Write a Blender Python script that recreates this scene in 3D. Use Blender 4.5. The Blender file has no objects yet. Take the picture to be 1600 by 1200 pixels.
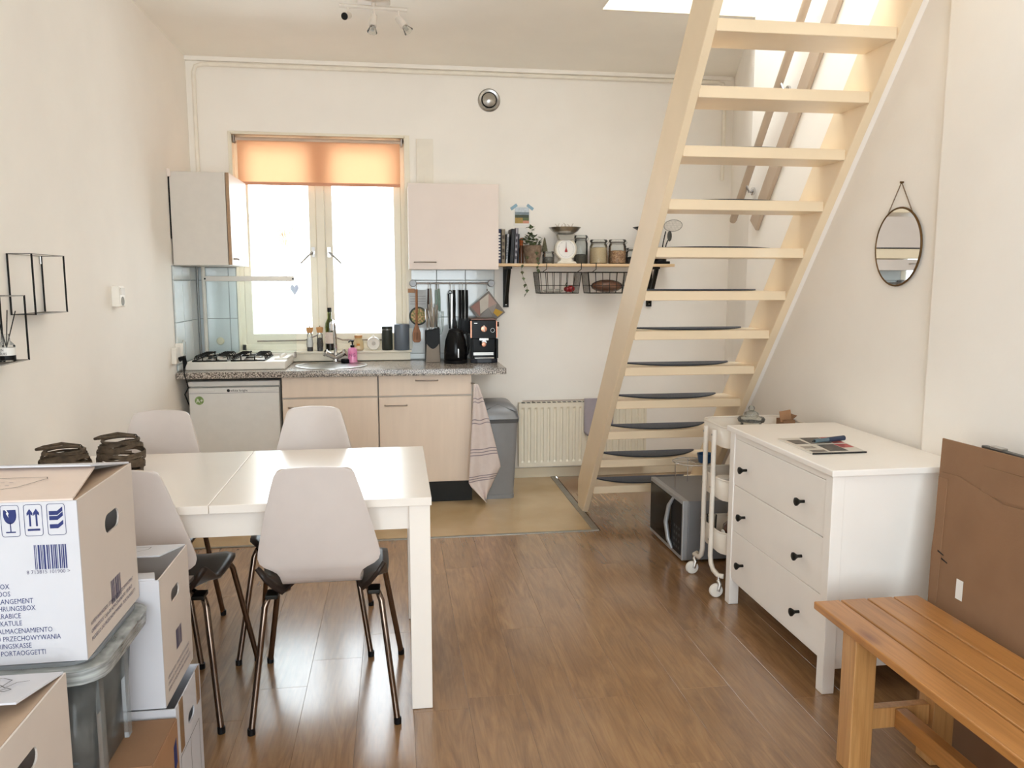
import bpy, math, random
from mathutils import Vector, Matrix
random.seed(7)
R = math.radians
S = bpy.context.scene
COL = S.collection

# ---------------------------------------------------------------- camera
cd = bpy.data.cameras.new('camera'); cam = bpy.data.objects.new('camera', cd); COL.objects.link(cam)
cd.sensor_width = 36.0; cd.lens = 1240 / 1600 * 36.0; cd.clip_start = 0.05
cam.location = (0, 0, 1.46); cam.rotation_euler = (R(90 - 7.361), 0, R(-8.279))
S.camera = cam
# ---------------------------------------------------------------- world: bright overcast sky
w = bpy.data.worlds.new('overcast_sky'); S.world = w; w.use_nodes = True
bg = w.node_tree.nodes['Background']
bg.inputs[0].default_value = (0.87, 0.945, 1.0, 1); bg.inputs[1].default_value = 5.0
def portal(name, loc, rot, sx, sy):
    l = bpy.data.lights.new(name, 'AREA'); l.shape = 'RECTANGLE'; l.size = sx; l.size_y = sy
    l.cycles.is_portal = True
    o = bpy.data.objects.new(name, l); COL.objects.link(o); o.location = loc; o.rotation_euler = rot
portal('portal_kitchen_window', (-0.5, 5.93, 1.70), (R(-90), 0, 0), 1.2, 1.5)
portal('portal_front_window', (0.15, -1.82, 1.6), (R(90), 0, 0), 2.5, 2.3)
portal('portal_stairwell', (1.6, 3.35, 4.3), (0, 0, 0), 1.0, 2.3)
# ---------------------------------------------------------------- exposure
vs = S.view_settings
vs.view_transform = 'Standard'; vs.look = 'None'; vs.gamma = 1.0; vs.use_curve_mapping = False
vs.exposure = 0.9
S.cycles.max_bounces = 16; S.cycles.diffuse_bounces = 12; S.cycles.transparent_max_bounces = 16

# ================================================================ helpers
def lin(h):
    if isinstance(h, (tuple, list)): return tuple(h)[:3]
    h = h.lstrip('#'); c = [int(h[i:i + 2], 16) / 255 for i in (0, 2, 4)]
    return tuple(x / 12.92 if x <= .04045 else ((x + .055) / 1.055) ** 2.4 for x in c)

MATS = {}
def mat(name, col, rough=.5, metal=0, var=.04, scale=18, bump=.0, bscale=120, coat=0, spec=.5, trans=0, ior=1.45, alpha=1, col2=None, ramp=None, stretch=(1, 1, 1), sheen=0, sss=0):
    """Principled material whose colour is varied by object-space noise."""
    if name in MATS: return MATS[name]
    m = bpy.data.materials.new(name); MATS[name] = m; m.use_nodes = True
    nt = m.node_tree; N = nt.nodes; L = nt.links; b = N['Principled BSDF']
    c = lin(col)
    tc = N.new('ShaderNodeTexCoord'); mp = N.new('ShaderNodeMapping'); mp.inputs['Scale'].default_value = stretch
    L.new(tc.outputs['Object'], mp.inputs['Vector'])
    nz = N.new('ShaderNodeTexNoise'); nz.inputs['Scale'].default_value = scale; nz.inputs['Detail'].default_value = 4
    L.new(mp.outputs[0], nz.inputs['Vector'])
    cr = N.new('ShaderNodeValToRGB'); L.new(nz.outputs['Fac'], cr.inputs[0])
    if col2 is not None: a, z = c, lin(col2)
    else: a, z = tuple(x * (1 - var) for x in c), tuple(min(1, x * (1 + var)) for x in c)
    lo, hi = ramp or (.3, .7)
    cr.color_ramp.elements[0].position = lo; cr.color_ramp.elements[1].position = hi
    cr.color_ramp.elements[0].color = (*a, 1); cr.color_ramp.elements[1].color = (*z, 1)
    L.new(cr.outputs[0], b.inputs['Base Color'])
    b.inputs['Roughness'].default_value = rough; b.inputs['Metallic'].default_value = metal
    b.inputs['Coat Weight'].default_value = coat; b.inputs['Specular IOR Level'].default_value = spec
    b.inputs['Transmission Weight'].default_value = trans; b.inputs['IOR'].default_value = ior
    b.inputs['Alpha'].default_value = alpha; b.inputs['Sheen Weight'].default_value = sheen
    if bump:
        n2 = N.new('ShaderNodeTexNoise'); n2.inputs['Scale'].default_value = bscale; L.new(mp.outputs[0], n2.inputs['Vector'])
        bp = N.new('ShaderNodeBump'); bp.inputs['Strength'].default_value = bump; bp.inputs['Distance'].default_value = .004
        L.new(n2.outputs['Fac'], bp.inputs['Height']); L.new(bp.outputs[0], b.inputs['Normal'])
    return m

def glass(name, tint=(.95, .98, .97), body=.10, rough=.03):
    """Thin clear glass: mostly transparent with a fresnel gloss and a faint body tint."""
    if name in MATS: return MATS[name]
    m = bpy.data.materials.new(name); MATS[name] = m; m.use_nodes = True
    nt = m.node_tree; N = nt.nodes; L = nt.links; N.remove(N['Principled BSDF']); out = N['Material Output']
    tr = N.new('ShaderNodeBsdfTransparent'); tr.inputs[0].default_value = (*tint, 1)
    gl = N.new('ShaderNodeBsdfGlossy'); gl.inputs['Roughness'].default_value = rough
    df = N.new('ShaderNodeBsdfDiffuse'); df.inputs[0].default_value = (.8, .84, .84, 1)
    nz = N.new('ShaderNodeTexNoise'); nz.inputs['Scale'].default_value = 7
    mm = N.new('ShaderNodeMath'); mm.operation = 'MULTIPLY'; mm.inputs[1].default_value = body * 2; L.new(nz.outputs['Fac'], mm.inputs[0])
    m1 = N.new('ShaderNodeMixShader'); L.new(mm.outputs[0], m1.inputs[0]); L.new(tr.outputs[0], m1.inputs[1]); L.new(df.outputs[0], m1.inputs[2])
    fr = N.new('ShaderNodeFresnel'); fr.inputs[0].default_value = 1.35
    m2 = N.new('ShaderNodeMixShader'); L.new(fr.outputs[0], m2.inputs[0]); L.new(m1.outputs[0], m2.inputs[1]); L.new(gl.outputs[0], m2.inputs[2])
    L.new(m2.outputs[0], out.inputs[0]); return m

def translucent(name, col, tcol, fac=.5):
    m = bpy.data.materials.new(name); MATS[name] = m; m.use_nodes = True
    nt = m.node_tree; N = nt.nodes; L = nt.links; N.remove(N['Principled BSDF']); out = N['Material Output']
    d = N.new('ShaderNodeBsdfDiffuse'); t = N.new('ShaderNodeBsdfTranslucent')
    nz = N.new('ShaderNodeTexNoise'); nz.inputs['Scale'].default_value = 300
    for node, c in ((d, lin(col)), (t, lin(tcol))):
        cr = N.new('ShaderNodeValToRGB'); cr.color_ramp.elements[0].color = (*[x * .94 for x in c], 1); cr.color_ramp.elements[1].color = (*c, 1)
        L.new(nz.outputs['Fac'], cr.inputs[0]); L.new(cr.outputs[0], node.inputs[0])
    mx = N.new('ShaderNodeMixShader'); mx.inputs[0].default_value = fac
    L.new(d.outputs[0], mx.inputs[1]); L.new(t.outputs[0], mx.inputs[2]); L.new(mx.outputs[0], out.inputs[0]); return m

def wood(name, dark, light, axis=1, rough=.45, scale=5.0, contrast=(.3, .75), coat=0, coatr=.15, perobj=True, knots=False, bump=.05, along=.16, dist=.9):
    """Wood with grain stretched along one object axis; each object gets its own stretch of grain."""
    m = bpy.data.materials.new(name); MATS[name] = m; m.use_nodes = True
    nt = m.node_tree; N = nt.nodes; L = nt.links; b = N['Principled BSDF']
    tc = N.new('ShaderNodeTexCoord'); oi = N.new('ShaderNodeObjectInfo')
    sc = N.new('ShaderNodeMath'); sc.operation = 'MULTIPLY'; sc.inputs[1].default_value = 37.0; L.new(oi.outputs['Random'], sc.inputs[0])
    ad = N.new('ShaderNodeVectorMath'); ad.operation = 'ADD'; L.new(tc.outputs['Object'], ad.inputs[0])
    if perobj: L.new(sc.outputs[0], ad.inputs[1])
    mp = N.new('ShaderNodeMapping'); s = [1, 1, 1]; s = [scale * 2.2] * 3; s[axis] = scale * along; mp.inputs['Scale'].default_value = s
    L.new(ad.outputs[0], mp.inputs[0])
    nz = N.new('ShaderNodeTexNoise'); nz.inputs['Scale'].default_value = 2.0; nz.inputs['Detail'].default_value = 8; nz.inputs['Distortion'].default_value = dist; nz.inputs['Roughness'].default_value = .62
    L.new(mp.outputs[0], nz.inputs['Vector'])
    cr = N.new('ShaderNodeValToRGB'); cr.color_ramp.elements[0].position = contrast[0]; cr.color_ramp.elements[1].position = contrast[1]
    cr.color_ramp.elements[0].color = (*lin(dark), 1); cr.color_ramp.elements[1].color = (*lin(light), 1); L.new(nz.outputs['Fac'], cr.inputs[0])
    last = cr.outputs[0]
    # fine pores
    mp2 = N.new('ShaderNodeMapping'); s2 = [150] * 3; s2[axis] = 5; mp2.inputs['Scale'].default_value = s2; L.new(ad.outputs[0], mp2.inputs[0])
    n2 = N.new('ShaderNodeTexNoise'); n2.inputs['Scale'].default_value = 1; L.new(mp2.outputs[0], n2.inputs['Vector'])
    c2 = N.new('ShaderNodeValToRGB'); c2.color_ramp.elements[0].position = .3; c2.color_ramp.elements[1].position = .55
    c2.color_ramp.elements[0].color = (.86, .84, .82, 1); c2.color_ramp.elements[1].color = (1, 1, 1, 1); L.new(n2.outputs['Fac'], c2.inputs[0])
    mx = N.new('ShaderNodeMix'); mx.data_type = 'RGBA'; mx.blend_type = 'MULTIPLY'; mx.inputs[0].default_value = 1
    L.new(last, mx.inputs[6]); L.new(c2.outputs[0], mx.inputs[7]); last = mx.outputs[2]
    if knots:
        mp3 = N.new('ShaderNodeMapping'); s3 = [9.0] * 3; s3[axis] = 3.2; mp3.inputs['Scale'].default_value = s3; L.new(ad.outputs[0], mp3.inputs[0])
        vo = N.new('ShaderNodeTexVoronoi'); vo.inputs['Scale'].default_value = .55; L.new(mp3.outputs[0], vo.inputs['Vector'])
        c3 = N.new('ShaderNodeValToRGB'); c3.color_ramp.elements[0].position = .05; c3.color_ramp.elements[1].position = .13
        c3.color_ramp.elements[0].color = (.5, .33, .22, 1); c3.color_ramp.elements[1].color = (1, 1, 1, 1); L.new(vo.outputs['Distance'], c3.inputs[0])
        m3 = N.new('ShaderNodeMix'); m3.data_type = 'RGBA'; m3.blend_type = 'MULTIPLY'; m3.inputs[0].default_value = 1
        L.new(last, m3.inputs[6]); L.new(c3.outputs[0], m3.inputs[7]); last = m3.outputs[2]
    if perobj:   # plank to plank tone
        hs = N.new('ShaderNodeHueSaturation'); mr = N.new('ShaderNodeMapRange'); mr.inputs[3].default_value = .9; mr.inputs[4].default_value = 1.08
        L.new(oi.outputs['Random'], mr.inputs[0]); L.new(mr.outputs[0], hs.inputs['Value']); L.new(last, hs.inputs['Color']); last = hs.outputs[0]
    L.new(last, b.inputs['Base Color']); b.inputs['Roughness'].default_value = rough; b.inputs['Coat Weight'].default_value = coat; b.inputs['Coat Roughness'].default_value = coatr
    if bump:
        bp = N.new('ShaderNodeBump'); bp.inputs['Strength'].default_value = bump; bp.inputs['Distance'].default_value = .002; L.new(n2.outputs['Fac'], bp.inputs['Height']); L.new(bp.outputs[0], b.inputs['Normal'])
    return m

class MB:
    """Collects shapes; build() links them as ONE mesh object."""
    def __init__(s): s.v = []; s.f = []
    def add(s, v, f):
        n = len(s.v); s.v += [tuple(p) for p in v]; s.f += [tuple(i + n for i in q) for q in f]; return s
    def box(s, x0, x1, y0, y1, z0, z1):
        v = [(x, y, z) for x in (x0, x1) for y in (y0, y1) for z in (z0, z1)]
        return s.add(v, [(0, 1, 3, 2), (4, 6, 7, 5), (0, 4, 5, 1), (2, 3, 7, 6), (0, 2, 6, 4), (1, 5, 7, 3)])
    def obox(s, c, ax, ay, az):
        """oriented box: centre and three half-extent vectors"""
        c = Vector(c); ax, ay, az = Vector(ax), Vector(ay), Vector(az)
        v = [c + i * ax + j * ay + k * az for i in (-1, 1) for j in (-1, 1) for k in (-1, 1)]
        return s.add(v, [(0, 1, 3, 2), (4, 6, 7, 5), (0, 4, 5, 1), (2, 3, 7, 6), (0, 2, 6, 4), (1, 5, 7, 3)])
    def cyl(s, p0, p1, r0, r1=None, n=16, cap=True):
        r1 = r0 if r1 is None else r1; p0, p1 = Vector(p0), Vector(p1); d = (p1 - p0).normalized()
        a = d.orthogonal().normalized(); b = d.cross(a); v = []
        for p, r in ((p0, r0), (p1, r1)):
            for i in range(n):
                t = 2 * math.pi * i / n; v.append(p + a * math.cos(t) * r + b * math.sin(t) * r)
        f = [(i, (i + 1) % n, n + (i + 1) % n, n + i) for i in range(n)]
        if cap: f += [tuple(range(n - 1, -1, -1)), tuple(range(n, 2 * n))]
        return s.add(v, f)
    def tube(s, pts, r, n=8, closed=False, cap=True):
        pts = [Vector(p) for p in pts]; m = len(pts); v = []; prev = None
        rr = r if isinstance(r, (list, tuple)) else [r] * m
        for i, p in enumerate(pts):
            if closed: d = (pts[(i + 1) % m] - pts[i - 1])
            else: d = (pts[min(i + 1, m - 1)] - pts[max(i - 1, 0)])
            d.normalize()
            a = d.orthogonal().normalized() if prev is None else (prev - d * prev.dot(d)).normalized()
            prev = a; b = d.cross(a)
            for k in range(n):
                t = 2 * math.pi * k / n; v.append(p + (a * math.cos(t) + b * math.sin(t)) * rr[i])
        f = []
        for i in range(m if closed else m - 1):
            j = (i + 1) % m
            for k in range(n): f.append((i * n + k, i * n + (k + 1) % n, j * n + (k + 1) % n, j * n + k))
        if cap and not closed: f += [tuple(range(n - 1, -1, -1)), tuple(range((m - 1) * n, m * n))]
        return s.add(v, f)
    def lathe(s, prof, c=(0, 0, 0), n=24, axis='Z'):
        """prof: list of (radius, height)"""
        v = []; m = len(prof)
        for r, z in prof:
            for i in range(n):
                t = 2 * math.pi * i / n; x, y = r * math.cos(t), r * math.sin(t)
                p = (x, y, z) if axis == 'Z' else ((z, x, y) if axis == 'X' else (x, z, y))
                v.append((c[0] + p[0], c[1] + p[1], c[2] + p[2]))
        f = []
        for j in range(m - 1):
            for i in range(n): f.append((j * n + i, j * n + (i + 1) % n, (j + 1) * n + (i + 1) % n, (j + 1) * n + i))
        if prof[0][0] > 1e-5: f.append(tuple(range(n - 1, -1, -1)))
        if prof[-1][0] > 1e-5: f.append(tuple(range((m - 1) * n, m * n)))
        return s.add(v, f)
    def prism(s, poly, axis, a0, a1):
        """poly: 2D outline in the two other axes (in x,y,z order), extruded a0..a1 along axis"""
        n = len(poly); v = []
        for a in (a0, a1):
            for p, q in poly: v.append({'X': (a, p, q), 'Y': (p, a, q), 'Z': (p, q, a)}[axis])
        f = [(i, (i + 1) % n, n + (i + 1) % n, n + i) for i in range(n)] + [tuple(range(n - 1, -1, -1)), tuple(range(n, 2 * n))]
        return s.add(v, f)
    def grid(s, rows):
        m, n = len(rows), len(rows[0])
        f = [(i * n + j, i * n + j + 1, (i + 1) * n + j + 1, (i + 1) * n + j) for i in range(m - 1) for j in range(n - 1)]
        return s.add([p for r in rows for p in r], f)
    def ico(s, c, r, sc=(1, 1, 1), n=10, m=6):
        prof = [(max(1e-6, math.sin(math.pi * i / m)) * r * (0 if i in (0, m) else 1), -math.cos(math.pi * i / m) * r) for i in range(m + 1)]
        k = len(s.v); s.lathe(prof, (0, 0, 0), n)
        s.v[k:] = [(c[0] + x * sc[0], c[1] + y * sc[1], c[2] + z * sc[2]) for x, y, z in s.v[k:]]; return s
    def build(s, name, m, parent=None, smooth=False, bevel=0, solid=0, sub=0, local=False, seg=2):
        o0 = Vector((0, 0, 0))
        if parent is not None:
            r = parent
            while r.parent: r = r.parent
            if not local: o0 = r.location.copy()
        elif not local:
            xs, ys, zs = zip(*s.v); o0 = Vector(((min(xs) + max(xs)) / 2, (min(ys) + max(ys)) / 2, min(zs)))
        me = bpy.data.meshes.new(name); me.from_pydata([tuple(Vector(p) - o0) for p in s.v], [], s.f)
        import bmesh
        bm = bmesh.new(); bm.from_mesh(me); bmesh.ops.remove_doubles(bm, verts=bm.verts, dist=1e-6)
        bmesh.ops.recalc_face_normals(bm, faces=bm.faces); bm.to_mesh(me); bm.free()
        if smooth:
            for p in me.polygons: p.use_smooth = True
        o = bpy.data.objects.new(name, me); COL.objects.link(o); me.materials.append(m)
        if parent is not None: o.parent = parent
        elif not local: o.location = o0
        if solid:
            k = o.modifiers.new('thick', 'SOLIDIFY'); k.thickness = solid; k.offset = 0
        if sub:
            k = o.modifiers.new('sub', 'SUBSURF'); k.levels = sub; k.render_levels = sub
        if bevel:
            k = o.modifiers.new('bevel', 'BEVEL'); k.width = bevel; k.segments = seg; k.limit_method = 'ANGLE'; k.angle_limit = R(40)
        if smooth:
            try: me.set_sharp_from_angle(angle=R(38))
            except Exception: pass
        return o

def tag(o, label=None, cat=None, group=None, kind=None):
    if label: o['label'] = label
    if cat: o['category'] = cat
    if group: o['group'] = group
    if kind: o['kind'] = kind
    return o
def thing(name, loc, label, cat, group=None, rz=0):
    o = bpy.data.objects.new(name, None); COL.objects.link(o); o.location = loc; o.rotation_euler = (0, 0, rz); o.empty_display_size = .05
    return tag(o, label, cat, group)
def struct(o, label=None, cat=None):
    o['kind'] = 'structure'
    if label: o['label'] = label
    if cat: o['category'] = cat
    return o
def copy_tree(o, parent=None):
    c = o.copy(); COL.objects.link(c); c.parent = parent
    for ch in list(o.children): copy_tree(ch, c)
    return c
def B(name, m, parent, *a, bevel=0, **k): return MB().box(*a).build(name, m, parent, bevel=bevel, **k)

def text(name, s, size, m, parent, o, ux, uy, align='LEFT', sx=1.0, lift=.0006):
    """flat lettering on a surface: origin o, reading direction ux, up direction uy"""
    cu = bpy.data.curves.new('t', 'FONT'); cu.body = s; cu.size = size; cu.align_x = align; cu.resolution_u = 2
    ob = bpy.data.objects.new('t', cu); COL.objects.link(ob)
    dg = bpy.context.evaluated_depsgraph_get(); me0 = bpy.data.meshes.new_from_object(ob.evaluated_get(dg))
    ux, uy = Vector(ux).normalized(), Vector(uy).normalized(); n = ux.cross(uy); o = Vector(o) + n * lift
    mb = MB(); mb.add([o + ux * v.co.x * sx + uy * v.co.y for v in me0.vertices], [tuple(p.vertices) for p in me0.polygons])
    bpy.data.objects.remove(ob); bpy.data.curves.remove(cu); bpy.data.meshes.remove(me0)
    return mb.build(name, m, parent)
def decal(mb, o, ux, uy, poly, lift=.0006):
    """flat printed polygon on a surface, added to mb"""
    ux, uy = Vector(ux).normalized(), Vector(uy).normalized(); n = ux.cross(uy); o = Vector(o) + n * lift
    return mb.add([o + ux * x + uy * y for x, y in poly], [tuple(range(len(poly)))])
def outline(mb, o, ux, uy, poly, t, closed=True, lift=.0006):
    m = len(poly)
    for i in range(m if closed else m - 1):
        (x0, y0), (x1, y1) = poly[i], poly[(i + 1) % m]; d = Vector((x1 - x0, y1 - y0)); d.normalize(); q = Vector((-d.y, d.x)) * t / 2; d = d * t / 2
        decal(mb, o, ux, uy, [(x0 - d.x + q.x, y0 - d.y + q.y), (x0 - d.x - q.x, y0 - d.y - q.y), (x1 + d.x - q.x, y1 + d.y - q.y), (x1 + d.x + q.x, y1 + d.y + q.y)], lift)
    return mb
def arc(c, r, a0, a1, n, pl='XZ', k=0):
    out = []
    for i in range(n + 1):
        t = R(a0 + (a1 - a0) * i / n); p, q = c[0] + r * math.cos(t), c[1] + r * math.sin(t)
        out.append({'XZ': (p, k, q), 'XY': (p, q, k), 'YZ': (k, p, q)}[pl])
    return out
def rrect(x0, x1, y0, y1, r, n=5):
    out = []
    for cx, cy, a in ((x1 - r, y1 - r, 0), (x0 + r, y1 - r, 90), (x0 + r, y0 + r, 180), (x1 - r, y0 + r, 270)):
        for i in range(n + 1):
            t = R(a + 90 * i / n); out.append((cx + r * math.cos(t), cy + r * math.sin(t)))
    return out

# ================================================================ materials
WALL = mat('wall_paint', '#f7f3ed', .75, var=.02, scale=3, bump=.10, bscale=60)
CEIL = mat('ceiling_paint', '#fbf8f1', .8, var=.015, scale=3, bump=.05, bscale=60)
CREAM = mat('cream_gloss_paint', '#ece2cb', .32, var=.025, scale=6)
WINP = mat('window_cream_paint', '#efe8d6', .35, var=.02, scale=6)
STAIRP = mat('stair_cream_paint', '#eedabb', .36, var=.03, scale=5, coat=.15)
WHITE = mat('white_lacquer', '#faf6f1', .3, var=.015, scale=5)
TABLEW = mat('table_white_foil', '#f3ece4', .22, var=.012, scale=5, coat=.2)
WPLAST = mat('white_plastic', '#efebe3', .4, var=.02)
CABF = mat('pinkish_cabinet_laminate', '#ead9c8', .42, var=.03, scale=3, stretch=(8, 8, 1))
CABW = mat('pale_cabinet_laminate', '#e9dcd4', .42, var=.02, scale=4)
CABS = mat('cabinet_side_board', '#d9d3cb', .5, var=.02)
EDGE = mat('brown_board_edge', '#a98a6c', .6, var=.1, scale=60)
BLACKM = mat('black_metal', '#15140f', .45, .3, var=.15)
BLACKP = mat('black_plastic', '#0e0e10', .42, var=.2, spec=.25)
BLACKG = mat('glossy_black', '#08080a', .2, var=.2, spec=.22)
DARK = mat('dark_shadow_gap', '#151210', .8, var=.2)
STEEL = mat('brushed_steel', '#b9b7b3', .28, 1, var=.05, scale=40, stretch=(1, 30, 1))
CHROME = mat('chrome', '#d5d6d8', .1, 1, var=.02)
DCHROME = mat('dark_chair_chrome', '#7d6d62', .2, 1, var=.05)
HANDLE = mat('handle_metal', '#9b9088', .3, .9, var=.05)
FRIDGE = mat('fridge_white', '#e6e5e2', .4, var=.02, bump=.03, bscale=300)
TILE = mat('pale_blue_tile', '#dfe7ea', .12, var=.03, scale=9, coat=.5)
GROUT = mat('grout', '#aeb4b6', .8)
GRANITE = mat('granite_laminate', '#4a423c', .25, scale=170, col2='#cfc5ba', ramp=(.42, .6), coat=.2)
VINYL = mat('beige_vinyl', '#b3966c', .22, scale=3.5, col2='#c6ad87', ramp=(.25, .8), coat=.15)
ALU = mat('aluminium_strip', '#a09c93', .4, .7, var=.1)
SEATB = mat('dark_seat_laminate', '#2b211d', .35, var=.2, scale=10)
CHAIRW = mat('chair_white_laminate', '#d3c9c4', .35, var=.015)
CARD = mat('brown_cardboard', '#a37c5c', .85, var=.08, scale=9, bump=.1, bscale=200)
CARD2 = mat('dark_brown_cardboard', '#8e6c50', .85, var=.07, scale=7, bump=.1, bscale=160)
WCARD = mat('white_carton', '#cfcfd5', .7, var=.015, scale=6)
TCARD = mat('tan_carton_inside', '#b49c86', .85, var=.05)
INK = mat('navy_print_ink', '#27316b', .6, var=.08)
INKG = mat('grey_print_ink', '#5a5470', .6, var=.1)
PEN = mat('black_pen_ink', '#1d1b1c', .6, var=.1)
CLEAR = glass('clear_glass', (.955, .97, .965), .05)
PANE = glass('window_glass', (.98, .99, .99), .01)
LIDG = glass('lid_glass', (.965, .985, .98), .03)
BEECH = wood('beech_wood', '#b9895a', '#d9ac7c', 2, .5, 8)
RED = mat('red_print', '#b3383c', .5, var=.15); ORANGE = mat('orange_plastic', '#d3692c', .5, var=.1)
GREEN = mat('ivy_leaf', '#3d4a2f', .5, scale=60, col2='#7c8a62', ramp=(.35, .75))
PAPERW = mat('white_paper', '#efede9', .6, var=.02)

# ================================================================ STRUCTURE
XL, W, H = -1.355, 5.75, 2.94
XR, XP, YP, YF = 2.015, 1.988, 2.735, -1.8
# ---- floor of laminate planks
FLOORW = wood('oak_laminate', '#7f5c3d', '#a98259', 1, .26, 4.2, (.25, .78), coat=.8, coatr=.17, along=.30, dist=1.7)
fl = struct(MB().prism([(XL - .1, YF), (XP + .5, YF), (2.62, W), (XL - .1, W)], 'Z', -.06, -.014).build('floor', mat('subfloor', '#6b4f38', .8)))
pw, pl = .19, 1.285
pm = {}
def plank(x0, y0, y1):
    key = round(y1 - y0, 3)
    if key not in pm:
        me = MB().box(.0002, pw - .0002, .0002, key - .0002, -.014, 0)
        o = me.build('plank', FLOORW, fl, bevel=.0006, local=True, seg=1); pm[key] = o; first = o
    else:
        first = pm[key].copy(); COL.objects.link(first)
    first.location = Vector((x0, y0, 0)) - fl.location; first.parent = fl
ends = {0: 3.17, 1: 2.57, 2: 3.44, 3: 2.585, -1: 3.92, -2: 2.565, 4: 3.05, 5: 3.75, 6: 2.7, 7: 3.3}
for c in range(-11, 11):
    x0 = .415 + c * pw
    if x0 + pw < XL + .02 or x0 > 2.45: continue
    ymax = 4.42 if x0 + pw < 1.18 else W
    e = ends.get(c, 2.5 + ((c * 7919) % 13) / 10.0)
    while e > YF: e -= pl
    y = YF
    nxt = e + pl
    while y < ymax - .01:
        y1 = min(nxt, ymax)
        if y1 - y > .02: plank(x0, y, y1)
        y = y1; nxt += pl
# ---- kitchen vinyl with threshold strips
kv = struct(B('floor_kitchen', VINYL, None, XL, 1.125, 4.432, W, -.014, .002))
struct(B('trim_1', ALU, None, 1.125, 1.165, 4.415, W, -.004, .007, bevel=.003))
struct(B('trim_2', ALU, None, XL, 1.125, 4.412, 4.434, -.004, .005, bevel=.002))
# ---- back wall with the window opening
WX0, WX1, WZ0, WZ1 = -1.086, .08, .965, 2.455
b = MB(); t = .16
b.box(XL - .2, WX0, W, W + t, 0, 3.1).box(WX1, 2.75, W, W + t, 0, 3.1).box(WX0, WX1, W, W + t, 0, WZ0).box(WX0, WX1, W, W + t, WZ1, 3.1)
wb = struct(b.build('wall_back', WALL))
wl = struct(B('wall_left', WALL, None, XL - .15, XL, YF, W, 0, 3.1))
wr = struct(MB().prism([(2.484, W), (XR, 4.40), (XR, YP), (XP, YP), (XP, YF), (2.7, YF), (2.7, W)], 'Z', 0, 4.4).build('wall_right', WALL))
FX0, FX1, FZ0, FZ1 = -1.1, 1.4, .45, 2.75
b = MB(); b.box(XL - .15, FX0, YF - .15, YF, 0, 3.1).box(FX1, 2.7, YF - .15, YF, 0, 3.1).box(FX0, FX1, YF - .15, YF, 0, FZ0).box(FX0, FX1, YF - .15, YF, FZ1, 3.1)
wf = struct(b.build('wall_front', WALL))
w2 = thing('window_2', ((FX0 + FX1) / 2, YF, FZ0), None, None); struct(w2)
b = MB()
for x in (FX0, (FX0 + FX1) / 2 - .03, FX1 - .06): b.box(x, x + .06, YF - .1, YF - .04, FZ0, FZ1)
for z in (FZ0, FZ1 - .06): b.box(FX0, FX1, YF - .1, YF - .04, z, z + .06)
b.build('window_frame', WINP, w2)
for x0, x1 in ((FX0 + .06, .12), (.18, FX1 - .06)): B('pane', PANE, w2, x0, x1, YF - .074, YF - .068, FZ0 + .06, FZ1 - .06)
# ---- ceiling with the stair opening, shaft above it
OX0, OX1, OY0, OY1 = 1.15, XR, 2.25, 4.46
b = MB(); b.box(XL - .15, OX0, YF - .15, W + .16, H, H + .2).box(OX0, 2.75, OY1, W + .16, H, H + .2).box(OX0, 2.75, YF - .15, OY0, H, H + .2)
struct(b.build('ceiling', CEIL))
b = MB(); b.box(OX0 - .1, OX0, OY0, OY1 + .1, H + .2, 4.3).box(OX0, XR + .2, OY1, OY1 + .1, H + .2, 4.3).box(OX0 - .1, XR + .2, OY0 - .1, OY0, H + .2, 4.3)
struct(b.build('wall_stairwell', WALL))
struct(B('trim_3', CREAM, None, OX0, XR, OY1 - .012, OY1 + .0, H - .004, H + .2))
# ---- baseboard
struct(B('baseboard_back', CREAM, None, .50, 2.46, W - .016, W, 0, .075, bevel=.003))
# ---- tiles: on the back wall (two fields) and on the left wall
rows = [(.905, .946), (.946, 1.206), (1.206, 1.468), (1.468, 1.555)]
tm = {}
def tile(par, kind, a0, a1, z0, z1):
    key = (kind, round(a1 - a0, 3), round(z1 - z0, 3)); g = .0022
    if key not in tm:
        m = MB()
        if kind == 'b': m.box(g, a1 - a0 - g, -.008, 0, g, z1 - z0 - g)
        else: m.box(0, .008, g, a1 - a0 - g, g, z1 - z0 - g)
        o = m.build('tile', TILE, par, bevel=.0015, local=True); tm[key] = o
    else:
        o = tm[key].copy(); COL.objects.link(o); o.parent = par
    o.location = (Vector((a0, W - .003, z0)) if kind == 'b' else Vector((XL + .003, a0, z0))) - par.location
for cols in ([(.084, .29), (.29, .497), (.497, .705)], [(-1.345, -1.14), (-1.14, -1.089)]):
    for a0, a1 in cols:
        for z0, z1 in rows: tile(wb, 'b', a0, a1, z0, z1)
for a0, a1 in [(5.15, 5.352), (5.352, 5.548), (5.548, 5.738)]:
    for z0, z1 in rows: tile(wl, 'l', a0, a1, z0, z1)
b = MB(); b.box(.082, .707, W - .003, W + .001, .9, 1.557).box(XL, -1.087, W - .003, W + .001, .9, 1.557); b.build('grout_bed', GROUT, wb)
MB().box(XL - .001, XL + .003, 5.148, W, .9, 1.557).build('grout_bed', GROUT, wl)

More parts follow.
